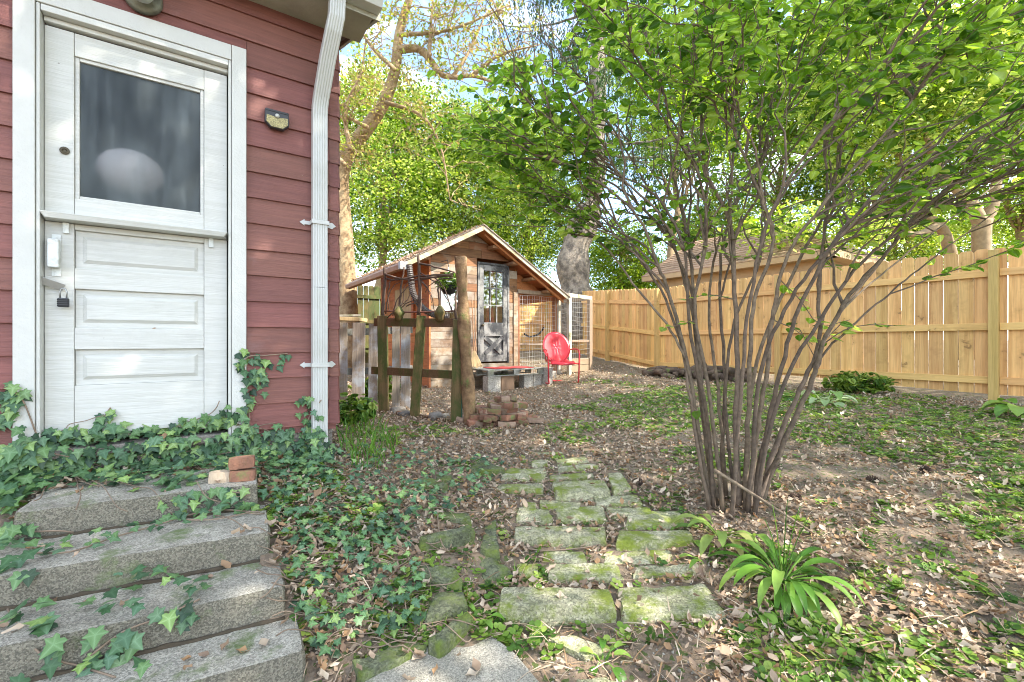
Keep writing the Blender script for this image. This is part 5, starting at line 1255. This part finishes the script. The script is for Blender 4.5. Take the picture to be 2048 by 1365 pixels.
for pts, d0, d1, r in expl:
    n = len(pts); P_ = []
    for i, (x, y) in enumerate(pts):
        t = i/(n-1); P_.append(W(x, y, d0+(d1-d0)*t**1.3))
    
    if pts[0][1] > 950: P_[0].z = g1(P_[0].x, P_[0].y)-.03
    S = smooth_path(P_, 5)
    S = [q+Vector((random.uniform(-1,1),random.uniform(-1,1),0))*.006 for q in S]; N_ = len(S)
    MB().tube(S, [r*.53*(1.15 if i < 2 else 1)*(1-.80*(i/(N_-1))**.9)+.002 for i in range(N_)], 8).build('stem', M_stem if random.random() < .55 else M_stemd, shrub, True)
    add_leafs(S[int(N_*.66):], .05)
    for b in range(7):
        i0 = int(N_*random.uniform(.42,.97)); a = S[i0]; py = 682.5-a.z/ (a.x*FW.x+a.y*FW.y)*FPX
        if py > 520 and random.random() < .75: continue
        tg = (S[min(i0+1,N_-1)]-S[i0-1]).normalized(); dv = (tg*.9+Vector((random.uniform(-1,1),random.uniform(-1,1),random.uniform(-.35,.55)))*.8).normalized()
        Lb = random.uniform(.3,.75); e = a+dv*Lb+Vector((0,0,-.05)); a_, b_ = limb(a, e, r*.28+.002, .0016, 5, .12); small.tube(a_, b_, 5)
        add_leafs(a_, .045, start=.3)
        for z in range(3):
            s = random.choice(a_[1:]); d2 = (dv*.6+Vector((random.uniform(-1,1),random.uniform(-1,1),random.uniform(-.5,.4)))*.8).normalized()*random.uniform(.12,.36)
            a2, b2 = limb(s, s+d2, .0025, .0012, 4, .12); small.tube(a2, b2, 4); add_leafs(a2, .036, start=0)
for px_q in ([(1300,450),(1330,440),(1400,455),(1440,470)],[(1460,470),(1520,455),(1600,470),(1660,450)],[(1640,430),(1700,440),(1760,470),(1800,455)],[(1380,520),(1420,500),(1480,520),(1530,500)],[(1560,420),(1620,400),(1700,400),(1760,420)],[(1250,430),(1300,400),(1380,400)],[(1600,500),(1650,490),(1720,510),(1760,500)],[(1645,690),(1690,660),(1740,650),(1790,652)],[(1560,560),(1600,600),(1640,650),(1700,640)],[(1395,640),(1360,650),(1330,655)],[(1470,600),(1420,590),(1370,600)],[(1400,830),(1370,800),(1350,790)],[(1545,640),(1590,660),(1625,690)]):
    a_ = smooth_path([W(x,y,2.65) for x,y in px_q],3); small.tube(a_, [.004-.002*i/(len(a_)-1) for i in range(len(a_))], 4); add_leafs(a_, .035, (.04,.075), 0)
small.build('twigs', M_stemd, shrub)
LP = np.array([list(v) for v in leafP]); LT = np.array([list(v) for v in leafT]); LN = np.array(leafN)
px, py, dd = proj(LP)
okl = (dd > 1.15) & ~((px < 1130) & (py < 120)) & ~((px < 1010) & (py < 190) & (rng.random(len(px)) < .5)) & ~((py > 240) & (py < 470) & (px > 1180) & (px < 2100) & (rng.random(len(px)) < .52))
LP, LT, LN, px, py, dd = [q[okl] for q in (LP, LT, LN, px, py, dd)]
def leaf_sets(tmpl, P, Tp, Nr, S, mat, parent, px, py, dd, nparts=300, name='leaf', rest='foliage'):
    """the largest nparts leaves in view as parts, the others as one part"""
    inv = (px > 0) & (px < 2048) & (py > 0) & (py < 1365); sc_ = np.where(inv, S/dd, 0); order = np.argsort(-sc_); top = order[:nparts]; bot = order[nparts:]
    tv, tt = tmpl
    mesh = mesh_np(name, np.array(tv, float), np.array(tt), np.zeros(len(tv)), mat, mid=mid_of(tmpl))
    O = orient(Nr, Tp)
    for i in top:
        o = bpy.data.objects.new(name, mesh); col.objects.link(o)
        Mx = Matrix([list(O[i][r_]*S[i])+[P[i][r_]-ORG[parent.name][r_]] for r_ in range(3)]+[[0,0,0,1]])
        o.parent = parent; o.matrix_local = Mx
    if len(bot):
        v, t, rr = scatter(tv, tt, P[bot], O[bot], S[bot], rng.random(len(bot))*.95)
        o = link(rest, mesh_np(rest, v, t, rr, mat, mid=np.tile(mid_of(tmpl), len(bot))), (0,0,0), parent); o['kind'] = 'stuff'; MAXQ[0] += len(t)
leaf_sets(OVAL, LP, LT, LN[:,:3], LN[:,3], L_shrub, shrub, px, py, dd)
print('shrub leaves', len(LP))
# leaning stick and twigs on the ground
def stick(pts, r, label, mat=M_stem, name='stick'):
    P_ = smooth_path([Vector(p) for p in pts], 4); n = len(P_)
    o = MB().tube(P_, [r*(1-.6*i/(n-1)) for i in range(n)], 6).build(name, mat, None, True); tag(o, label, 'stick')
stick([W(1428,940,2.55), W(1500,985,2.45), W(1570,1030,2.3)+Vector((0,0,.0)), hit(1630,1072)+Vector((0,0,.01))], .011, 'long bare stick leaning down from the shrub base to the litter')
q = hit(1720,1035); stick([q+Vector((0,0,.02)), hit(1690,1030)+Vector((0,0,.015)), hit(1600,1005)+Vector((0,0,.02))], .006, 'thin dark twig lying right of the leaning stick')
stick([hit(1830,1014)+Vector((0,0,.015)), hit(1865,1003)+Vector((0,0,.02)), hit(1900,998)+Vector((0,0,.02))], .009, 'short bent twig on the bare soil at the right')
stick([hit(1510,1000)+Vector((0,0,.02)), W(1545,930,2.6), W(1560,915,2.55)], .012, 'broken dark stub sticking up at the right of the shrub base', M_stemd)
# pine cones
cone0 = MB()
for k in range(9):
    for a in range(7):
        t = a*.9+k*.45; r_ = .018*math.sin(math.pi*(k+1)/10.5)+.003; z_ = -.03+.0068*k
        c = Vector((r_*math.cos(t), r_*math.sin(t), z_)); o_ = Vector((math.cos(t),math.sin(t),.5))*.009; s_ = Vector((-math.sin(t),math.cos(t),0))*.006
        cone0.add([c*.4, c+s_, c+o_, c-s_], [(0,1,2),(0,2,3)])
co = cone0.build('pine_cone', surf('cone_brown',(.10,.06,.04),(.06,.04,.03),rough=.9), None, origin=(0,0,0)); cones = [(1590,1000,'dark pine cone lying close right of the shrub base'),(1850,945,'pine cone on bare soil near the ground cover'),(1745,965,'pine cone lying on the bare patch in the middle right'),(1275,970,'pine cone beside the right edge stone of the path')]
for k,(x,y,lab) in enumerate(cones):
    o = co if k == 0 else co.copy()
    if k: col.objects.link(o)
    h_ = hit(x,y); o.location = h_+Vector((0,0,.016)); o.rotation_euler = (1.4, k, k*1.3); tag(o, lab, 'pine cone', 'pine cones on the litter'); o.scale = (1.2,)*3
# ---------------------------------------------------------------- hostas
def hosta(px, py, n, Ls, label, lean=(0,0), mat=L_hosta, cat='plant', name='hosta_plant', seed=0, w=1.0, up=.9):
    random.seed(seed); b = hit(px, py); t = thing(name, label, cat, b)
    for i in range(n):
        a = 2*math.pi*i*.381966+random.uniform(-.2,.2); el = random.uniform(.15,1.0)*up; L_ = random.uniform(*Ls); pet = L_*random.uniform(.5,.9)
        rd = Vector((math.cos(a),math.sin(a),0)); m = MB(); nn = 7; stalk = b+rd*.01+Vector((lean[0],lean[1],0))*0
        e = stalk+rd*pet*math.cos(el)+Vector((0,0,pet*math.sin(el))); s_ = Vector((-rd.y,rd.x,0)); vs=[]; wm = L_*.17*w*random.uniform(.8,1.2); dirv = el*.8; p = e.copy()
        for k in range(nn+1):
            u = k/nn; wd_ = wm*math.sin(math.pi*min(1,(u*.9+.08)))**.8*(1-.2*u) if k < nn else .001
            vs += [p+s_*wd_+Vector((0,0,wd_*.35)), p.copy(), p-s_*wd_+Vector((0,0,wd_*.35))]
            dirv -= random.uniform(.12,.26); p = p+(rd*math.cos(dirv)+Vector((0,0,math.sin(dirv))))*L_/nn
        fs = []
        for k in range(nn):
            q = k*3; fs += [(q,q+1,q+4,q+3),(q+1,q+2,q+5,q+4)]
        m.add(vs, fs)
        for v in range(1):
            pass
        lf = m.build('leaf', mat, t, True)
        MB().tube([stalk, (stalk+e)/2+Vector((0,0,.01)), e], [.004,.003,.003], 4).build('stalk', mat, lf)
    return t
hosta(1565,1165,48,(.13,.21),'large glossy hosta with long leaves beside the front path stones', seed=3, w=.72)
t_h = hosta(1440,1075,16,(.12,.17),'smaller pale yellowish hosta between shrub base and path stones', seed=4, mat=leafmat('yellowing_leaves', [(.13,.26,.04),(.26,.34,.08),(.40,.34,.14)], trans=.3))
for (x0, y0) in ((1545,1010),(1575,1000),(1600,1015),(1530,1040),(1620,1035)):
    b = hit(1565,1160); e = W(x0, y0, 2.0); P_ = smooth_path([b, b.lerp(e,.6)+Vector((0,0,.03)), e],3); MB().tube(P_, [.003-.0015*i/(len(P_)-1) for i in range(len(P_))], 4).build('flower_stalk', L_hosta, bpy.data.objects['hosta_plant'], True)
hosta(1410,1128,5,(.08,.11),'few upright leaves between the path stones and small hosta', seed=6, name='young_plant')
hosta(1500,1225,9,(.06,.09),'low violet clump of round leaves at the right front stone edge', seed=7, w=3.0, name='violet_plant', up=.5)
hosta(1652,808,14,(.18,.26),'pale variegated plant at the foot of the pine fence', seed=8, mat=L_vari, w=1.6, name='variegated_plant')
hosta(1600,800,10,(.14,.22),'yellow green young plant left of the variegated plant', seed=9, w=1.5, name='young_plant', mat=L_hosta)
hosta(2052,835,18,(.18,.30),'leafy green plant at the right edge before the fence', seed=10, w=1.7, name='leafy_plant')
hosta(1300,1190+45,7,(.04,.06),'tiny seedling before the right front path stone', seed=12, w=2, name='seedling')
hosta(960,1248,8,(.05,.07),'small bright sprout at the left end of the front stone', seed=13, w=1.5, name='seedling')
hosta(1205,1325,7,(.05,.08),'small weed in the dirt before the path', seed=14, w=1.5, name='seedling')
# leafy low bushes
def bush(px, py, rx, rz, n, size, label, mat, name='small_shrub', d=None, seed=0, cat='shrub', tmpl=OVAL):
    b = hit(px, py); t = thing(name, label, cat, b); r_ = np.random.default_rng(seed)
    q = r_.normal(size=(n,3)); q /= np.linalg.norm(q,axis=1,keepdims=True); q *= (.4+.6*r_.random(n))[:,None]*np.array([rx,rx,rz]); P = q+np.array(b)+np.array([0,0,rz*.9])
    P[:,2] = np.maximum(P[:,2], b.z+.02)
    M_ = rotm(r_.uniform(0,2*np.pi,n), r_.normal(-.1,.5,n), r_.normal(0,.5,n)); v,tt,rr = scatter(*tmpl, P, M_, size*r_.uniform(.7,1.3,n), r_.random(n)*.95)
    link('foliage', mesh_np('foliage', v,tt,rr,mat), (0,0,0), t); m = MB()
    for k in range(12): e = Vector(P[r_.integers(n)]); a_, b_ = limb(b, e, .006, .002, 4, .1); m.tube(a_, b_, 4)
    m.build('stems', M_stemd, t)
bush(1003,775,.20,.14,260,.07,'small bright green shrub before the pallet porch', L_shrub, seed=1)
bush(1715,785,.42,.16,420,.09,'spreading yellow green plants under the pine fence', L_weed, seed=2)
bush(755,800,.35,.20,260,.09,'leafy weeds at the foot of the pickets left of the gate', L_weed, name='weed_clump', seed=3, cat='weeds')
bush(700,850,.25,.16,220,.08,'yellow leaved weeds between house corner and gate', L_weed, name='weed_clump', seed=4, cat='weeds')
sp = thing('sapling', 'thin young sapling before the fence between two posts', 'sapling', hit(1625,795)); b = hit(1625,795)
MB().tube(smooth_path([b, W(1630,730,6.3), W(1640,680,6.3), W(1650,620,6.3)],3), .012, 5).build('stem', M_stemd, sp)
m = MB(); m.tube([W(1632,720,6.3),W(1600,660,6.25)],.006,4); m.tube([W(1640,690,6.3),W(1680,650,6.3)],.006,4); m.build('twigs', M_stemd, sp)
# hanging basket leaves
n = 420; q = rng.normal(size=(n,3)); q /= np.linalg.norm(q,axis=1,keepdims=True); P = q*np.array([.22,.22,.15])*(.5+.5*rng.random(n))[:,None]+np.array(hc)+np.array([0,0,.05])
v,tt,rr = scatter(*OVAL, P, rnd_tilt(n), rng.uniform(.04,.07,n), rng.random(n)*.95); link('foliage', mesh_np('foliage', v,tt,rr,L_weed), (0,0,0), hb)
# ---------------------------------------------------------------- grass and lily blades by the house corner
def blades(n, P, ln, mat, name, label):
    tv = [(-.03,0,0),(.03,0,0),(-.022,.12,.4),(.022,.12,.4),(-.012,.38,.72),(.012,.38,.72),(0,.75,.8)]; tt = [(0,1,3),(0,3,2),(2,3,5),(2,5,4),(4,5,6)]
    v,t,rr = scatter(tv, tt, P, rotm(rng.uniform(0,2*np.pi,n), rng.normal(0,.2,n), rng.normal(0,.15,n)), ln*rng.uniform(.6,1.2,n), rng.random(n)*.95)
    o = link(name, mesh_np(name, v,t,rr,mat), (0,0,0)); o['kind'] = 'stuff'; o['label'] = label; return o
def ground_pts(poly, n):
    """random points on the ground inside a picture polygon"""
    poly = np.array(poly, float); lo, hi = poly.min(0), poly.max(0); out = []
    while len(out) < n:
        q = rng.uniform(lo, hi); ins = False; j = len(poly)-1
        for i in range(len(poly)):
            if (poly[i][1] > q[1]) != (poly[j][1] > q[1]) and q[0] < (poly[j][0]-poly[i][0])*(q[1]-poly[i][1])/(poly[j][1]-poly[i][1])+poly[i][0]: ins = not ins
            j = i
        if ins: out.append(q)
    return np.array(out)
q = ground_pts([(690,850),(760,850),(800,900),(760,950),(700,940),(680,900)], 170); P = np.array([list(hit(*a)) for a in q]); blades(len(P), P, .21, L_grass, 'grass', 'long bright grass blades at the house corner by the downspout')
# ================================================================ ground cover
bpy.context.view_layer.update()
deps = bpy.context.evaluated_depsgraph_get()
def cast(px, py):
    dr = (FW + RT*((px-1024)/FPX) + Vector((0,0,(682.5-py)/FPX))).normalized()
    o = Vector((0,0,0)); 
    for _ in range(12):
        ok, loc, nrm, idx, ob, mw = sc.ray_cast(deps, o, dr)
        if not ok: return None
        if ob.name.split('.')[0] in ('ground','step','stone','rock','foundation','wall','clapboard','door_casing','threshold','concrete_slab','door_stile','door_rail','door_panel','downspout','door_stop','door'):
            return loc, (nrm if nrm.dot(dr) < 0 else -nrm), ob.name.split('.')[0]
        o = loc + dr*.002
    return None
def inside(poly, x, y):
    poly = np.array(poly, float); r = np.zeros(np.shape(x), bool); j = len(poly)-1
    for i in range(len(poly)):
        c = ((poly[i,1] > y) != (poly[j,1] > y)) & (x < (poly[j,0]-poly[i,0])*(y-poly[i,1])/(poly[j,1]-poly[i,1]+1e-12)+poly[i,0]); r ^= c; j = i
    return r
# ---- ivy
def ivy_from(pts, sizes, lift, mat, parent, nparts=300, down=.5):
    P=[];Tp=[];Nr=[];S=[]
    for (x,y), s, lf in zip(pts, sizes, lift):
        h = cast(x, y)
        if h is None: continue
        loc, nrm, nm = h; vert = abs(nrm.z) < .5
        n_ = (nrm*(1.0 if vert else .6)+Vector((0,-.25,.55))+Vector((random.gauss(0,.33),random.gauss(0,.33),random.gauss(0,.2)))).normalized()
        tp = Vector((random.gauss(0,.7),random.gauss(-.25,.7),-1.0*vert+random.gauss(0,.3)))
        P.append(loc+nrm*lf+Vector((0,0,lf*.4))); Tp.append(tp); Nr.append(n_); S.append(s)
    return P,Tp,Nr,S
def band(poly, n): return [tuple(q) for q in ground_pts(poly, n)]
random.seed(9)
ivy = thing('ivy', 'dark green ivy mass covering the foundation and creeping over the concrete steps', 'ivy', (-.2, 2.9, -.8))
pts = []; sz = []; lf = []
def add(poly, n, s0, s1, l0=.005, l1=.05):
    for q in band(poly, n): pts.append(q); sz.append(random.uniform(s0,s1)); lf.append(random.uniform(l0,l1))
add([(40,900),(100,862),(200,852),(300,850),(430,832),(470,812),(500,850),(640,858),(672,900),(660,965),(520,958),(420,968),(300,985),(150,975),(60,1000),(0,1010),(0,905)], 1050, .034,.066)
add([(0,900),(110,868),(60,1000),(20,1040),(0,1040)], 140, .05,.08)
add([(515,930),(670,900),(820,905),(1010,925),(960,1000),(840,1060),(700,1110),(600,1100),(545,1050)], 780, .022,.048, .005,.06)
add([(560,1080),(700,1090),(830,1080),(850,1200),(840,1260),(700,1310),(640,1345),(610,1280),(575,1180)], 230, .026,.048)
add([(320,975),(400,960),(520,980),(530,1020),(420,1060),(330,1050)], 60, .038,.055)
add([(470,705),(500,690),(520,715),(580,705),(578,725),(530,745),(545,780),(510,800),(490,840),(470,830),(490,770),(475,740)], 62, .04,.06, .004,.02)
add([(0,770),(30,765),(55,790),(40,800),(30,850),(0,860)], 34, .045,.065, .004,.02)
add([(590,800),(625,790),(640,830),(640,880),(600,880)], 34, .035,.05, .004,.02)
add([(185,850),(200,825),(225,812),(230,825),(210,850)], 12, .04,.055, .004,.02)
add([(60,840),(85,880),(70,900),(40,870)], 10, .04,.055)
add([(170,1200),(250,1170),(330,1150),(380,1190),(420,1180),(410,1215),(330,1240),(270,1330),(200,1320),(180,1250)], 34, .04,.064, .01,.05)
add([(330,1230),(380,1190),(410,1170),(400,1230),(350,1260)], 12, .03,.045, .01,.04)
add([(0,1010),(60,1020),(90,1100),(60,1150),(0,1150)], 24, .045,.065, .01,.05)
add([(0,1230),(90,1240),(140,1280),(110,1320),(60,1300),(0,1300)], 15, .045,.07, .01,.05)
add([(60,1330),(180,1290),(330,1340),(340,1365),(60,1365)], 8, .045,.065, .01,.05)
add([(80,1105),(160,1085),(260,1060),(330,1045),(350,1062),(200,1100),(110,1130)], 24, .03,.045, .01,.04)
P,Tp,Nr,S = ivy_from(pts, sz, lf, L_ivy, ivy)
P = np.array([list(v) for v in P]); Tp = np.array([list(v) for v in Tp]); Nr = np.array([list(v) for v in Nr]); S = np.array(S)
px, py, dd = proj(P)
leaf_sets(IVY, P, Tp, Nr, S, L_ivy, ivy, px, py, dd)
M_vine = surf('ivy_vine', (.26,.19,.13), (.18,.13,.09), scale=20, rough=.8)
for q in ([(60,1112),(140,1110),(230,1080),(300,1060),(420,1020),(520,1030)],[(15,1225),(80,1300),(160,1340),(230,1362)],[(180,1310),(250,1260),(330,1230),(400,1205)],
          [(500,860),(495,790),(490,720),(530,712),(575,708)],[(0,800),(40,790),(75,870),(80,895)],[(330,985),(350,1030),(420,1045),(500,1030)],[(850,930),(870,1010),(880,1080),(900,1110)],
          [(1025,1095),(1090,1105),(1180,1098),(1215,1085)],[(640,1130),(700,1180),(790,1190),(860,1185)],[(600,880),(615,840),(640,800)],[(30,1065),(110,1060),(150,1063)],[(130,895),(125,940),(118,960)],[(205,850),(212,830),(222,815)]):
    L_ = []
    for x, y in q:
        h = cast(x, y)
        if h: L_.append(h[0]+h[1]*.012)
    if len(L_) > 2: MB().tube(smooth_path(L_, 5), .0035, 5).build('vine', M_vine, ivy, True)
for k in range(110):
    x, y = random.choice((lambda: (random.uniform(20,640), random.uniform(850,985)), lambda: (random.uniform(530,950), random.uniform(920,1120)), lambda: (random.uniform(580,840), random.uniform(1080,1300))))()
    a = random.uniform(-.6,.6)+random.choice((0,3.14)); L_ = []
    for s in range(6):
        h = cast(x, y)
        if h: L_.append(h[0]+h[1]*random.uniform(.008,.035))
        a += random.uniform(-.5,.5); x += 26*math.cos(a); y += 15*math.sin(a)
    if len(L_) > 3 and max((L_[i+1]-L_[i]).length for i in range(len(L_)-1)) < .25: MB().tube(smooth_path(L_, 3), .0026, 4).build('vine', M_vine, ivy, True)
# ---- scatter over the yard
HOUSE_ = lambda x, y: (y > YW-.03) & (x < .8)
bl = [Vector(p) for p in ()]
def stoneheight(x, y):
    m = np.zeros(len(x), bool)
    for Q in STONES_XY:
        m |= inside(Q, x, y)
    return m
slabxy = np.array([[q.x, q.y] for q in [Wz(a,b,-1.185) for a,b in slab]])
stepxy = np.array([(-.70,2.95),(.23,2.9),(.245,2.5),(.29,1.9),(.33,1.6),(.35,1.3),(-1.8,1.5),(-1.8,2.95)])
def yard(n, rmin, rmax, keep_stone=.15, far_pow=1.0):
    a = rng.uniform(R(3), R(106), n); r = rmin+(rmax-rmin)*rng.random(n)**far_pow
    x = r*np.cos(a); y = r*np.sin(a)
    ok = ~HOUSE_(x, y) & (x < 8.05) & ~inside(slabxy, x, y) & ~inside(stepxy, x, y)
    ok &= ~((x > SX0) & (x < SX1) & (y > YS-.05) & (y < YB)) & (y < 11.9)
    ok &= ~((x > PX0) & (x < PX1+.1) & (y > PY0) & (y < PY1))
    x, y = x[ok], y[ok]; st = stoneheight(x, y); k = ~st | (rng.random(len(x)) < keep_stone*0)
    x, y = x[k], y[k]
    z = G(x, y)
    return np.stack([x, y, z], 1)
def fbm(x, y, s, o=0):
    return np.array([mnoise.noise((a*s, b*s, o))+.5*mnoise.noise((a*s*2.3, b*s*2.3, o+5))+.25*mnoise.noise((a*s*5, b*s*5, o+9)) for a, b in zip(x, y)])
LAWN = [(1150,800),(1330,775),(1500,770),(1800,800),(2048,830),(2048,1000),(1900,960),(1700,900),(1560,880),(1400,870),(1230,860)]
def greenness(P):
    px, py, d = proj(P); g = fbm(P[:,0], P[:,1], 1.4)
    b = np.full(len(P), -.06)
    b[inside(LAWN, px, py)] = .55
    b[inside([(1750,1000),(2100,900),(2100,1400),(1300,1400),(1500,1250),(1700,1160)], px, py)] = .26
    b[inside([(1560,920),(1900,935),(1850,1010),(1560,1000)], px, py)] = -.6
    b[inside([(560,740),(1200,735),(1330,760),(1100,830),(900,830),(600,860)], px, py)] = -.5
    b[inside([(1150,735),(1330,748),(1330,780),(1150,800)], px, py)] = -.2
    b[inside([(950,1240),(1250,1240),(1500,1300),(1500,1400),(1000,1400)], px, py)] = -.25
    b[inside([(520,900),(1000,900),(1000,1400),(520,1400)], px, py)] = .0
    b[inside([(980,890),(1270,890),(1480,1240),(990,1240)], px, py)] = -.32
    return g+b
# dead leaves
P = yard(70000, 1.25, 11.5, far_pow=1.15); g = greenness(P); px,py,_ = proj(P); dirt = inside([(1000,1245),(1260,1245),(1440,1290),(1380,1400),(1080,1400),(1000,1290)], px, py)|inside([(1560,930),(1800,935),(1780,965),(1560,960)],px,py)
kp = (rng.random(len(P)) < np.where(g > .25, .45, 1)) & (rng.random(len(P)) < np.where(dirt, .12, 1)); P = P[kp]; n = len(P)
P[:,2] += rng.uniform(.002,.022,n)
h_ = n//2; q_ = []
for tm, sl_ in ((DRY, slice(0,h_)), (DRY2, slice(h_,n))):
    m_ = len(P[sl_]); q_.append(scatter(*tm, P[sl_], rotm(rng.uniform(0,2*np.pi,m_), rng.normal(0,.42,m_), rng.normal(0,.45,m_)), rng.uniform(.018,.048,m_)*(1+.45*(rng.random(m_)>.93)), rng.random(m_)*.95))
v,t,rr = join_np(q_)
o = link('leaf_litter', mesh_np('leaf_litter', v,t,rr,L_dry), (0,0,0)); tag(o, 'dry brown fallen leaves strewn over the yard soil', None, None, 'stuff'); MAXQ[0] += len(t)
# litter lying on steps, slab, stones and shed roof
pl_ = []
for poly, k in (([(0,1000),(520,960),(600,1300),(300,1365),(0,1365)],60),([(740,1290),(980,1280),(1060,1365),(700,1365)],14),([(980,900),(1250,900),(1440,1240),(1000,1240)],60),([(40,860),(640,860),(640,960),(30,1000)],120),([(520,940),(900,920),(840,1240),(620,1330)],200)):
    for q in band(poly, k):
        h = cast(*q)
        if h and h[1].z > .3: pl_.append(list(h[0]+Vector((0,0,.006))))
for k in range(1500):
    x = LX+(RX-LX)*random.random()**1.4; y = random.uniform(YR0, YR1); pl_.append([x, y, LZ+.015+(x-LX)*(RZ-LZ)/(RX-LX)])
P = np.array(pl_); n = len(P)
v,t,rr = scatter(*DRY, P, rotm(rng.uniform(0,2*np.pi,n), rng.normal(0,.35,n), rng.normal(0,.35,n)), rng.uniform(.03,.06,n), rng.random(n)*.95)
o = link('fallen_leaves', mesh_np('fallen_leaves', v,t,rr,L_dry), (0,0,0)); tag(o, 'dry leaves lying on the steps, path stones and shed roof', None, None, 'stuff')
# low weeds: round leaved creeping plants
P = yard(42000, 1.3, 9.5, far_pow=.95); g = greenness(P); dens = np.clip((g-.02)/.35, 0, 1)*.95
kp = rng.random(len(P)) < dens; P = P[kp]; n = len(P)
wc_v = []; wc_t = []
for k in range(5):
    a = k*2*math.pi/5; r_ = .75; tv, tt = ROUND; b = len(wc_v)
    for x, y, z in tv:
        X = x*1.0; Y = y*1.0+.25; wc_v.append((X*math.cos(a)-Y*math.sin(a), X*math.sin(a)+Y*math.cos(a), z+.25+.22*((k*7) % 3)+.2*y))
    wc_t += [(p_+b, q_+b, s_+b) for p_, q_, s_ in tt]
v,t,rr = scatter(wc_v, wc_t, P, rotm(rng.uniform(0,2*np.pi,n), rng.normal(0,.25,n), rng.normal(0,.25,n)), rng.uniform(.014,.029,n), rng.random(n)*.95)
o = link('ground_cover', mesh_np('ground_cover', v,t,rr,L_weed), (0,0,0)); tag(o, 'low round leaved green weeds spreading over the yard', None, None, 'stuff'); MAXQ[0] += len(t)
# sparse weeds in stone joints
q = ground_pts([(870,1000),(1000,900),(1260,900),(1450,1000),(1470,1240),(1300,1300),(900,1280)], 170); P = []
for a in q:
    h = cast(*a)
    if h and h[2] == 'ground': P.append(list(h[0]))
P = np.array(P); n = len(P); v,t,rr = scatter(wc_v, wc_t, P, rotm(rng.uniform(0,2*np.pi,n), rng.normal(0,.25,n), rng.normal(0,.25,n)), rng.uniform(.015,.032,n), rng.random(n)*.95)
o = link('joint_weeds', mesh_np('joint_weeds', v,t,rr,L_weed), (0,0,0)); tag(o, 'small weeds growing in the joints of the stone path', None, None, 'stuff')
# fine grass in the lawn
P = yard(26000, 1.6, 9.5); g = greenness(P); kp = rng.random(len(P)) < np.clip((g-.1)/.5, 0, .8); P = P[kp]
o = blades(len(P), P, .06, L_grass, 'grass_tufts', 'short grass blades among the ground cover')
# needles and bits of twig
P = yard(9000, 1.25, 7.0); n = len(P); P[:,2] += rng.uniform(.004,.02,n)
v,t,rr = scatter([(-.02,0,0),(.02,0,0),(.015,.5,.05),(-.015,.5,.05),(0,1,0),(0,.5,.03)], [(0,1,2),(0,2,3),(3,2,4),(2,5,3)], P, rotm(rng.uniform(0,2*np.pi,n), rng.normal(0,.12,n), rng.normal(0,.2,n)), rng.uniform(.04,.16,n), rng.random(n)*.95)
o = link('twig_litter', mesh_np('twig_litter', v,t,rr,L_dry), (0,0,0)); tag(o, 'fine twigs and needles lying among the fallen leaves', None, None, 'stuff')
# pebbles
P = yard(5000, 1.3, 4.5); n = len(P); P[:,2] += .004
ico = [(0,0,1),(.9,0,0),(0,.8,0),(-1,0,0),(0,-.9,0),(0,0,-1)]; it = [(0,1,2),(0,2,3),(0,3,4),(0,4,1),(5,2,1),(5,3,2),(5,4,3),(5,1,4)]
v,t,rr = scatter(ico, it, P, rnd_tilt(n), rng.uniform(.003,.009,n), rng.random(n)); o = link('gravel', mesh_np('gravel', v,t,rr,M_slab), (0,0,0)); tag(o, 'small pebbles in the bare soil', None, None, 'stuff')
print('big tris', MAXQ[0])

# a few dry leaves caught on the house front
for k,(x,y,s,lab) in enumerate(((640,385,.05,'dry curled leaf stuck on the downspout above its upper strap'),(604,352,.035,'brown leaf caught on the red clapboards left of the downspout'),(312,655,.035,'small curled brown leaf stuck on the lower door leaf'),(508,1148,.05,'curled dry leaf lying alone on the third concrete step'),(672,700,.06,'dry leaves caught at the house corner behind the downspout'))):
    h = cast(x, y)
    if not h: continue
    tv, tt = DRY2; me = mesh_np('dry_leaf', np.array(tv, float)*s, np.array(tt), np.full(len(tv), .25), L_dry)
    o = link('dry_leaf', me, h[0]+h[1]*.006); o.rotation_euler = (R(70) if abs(h[1].z) < .5 else .2, .3+k, k*1.7); tag(o, lab, 'dry leaf')
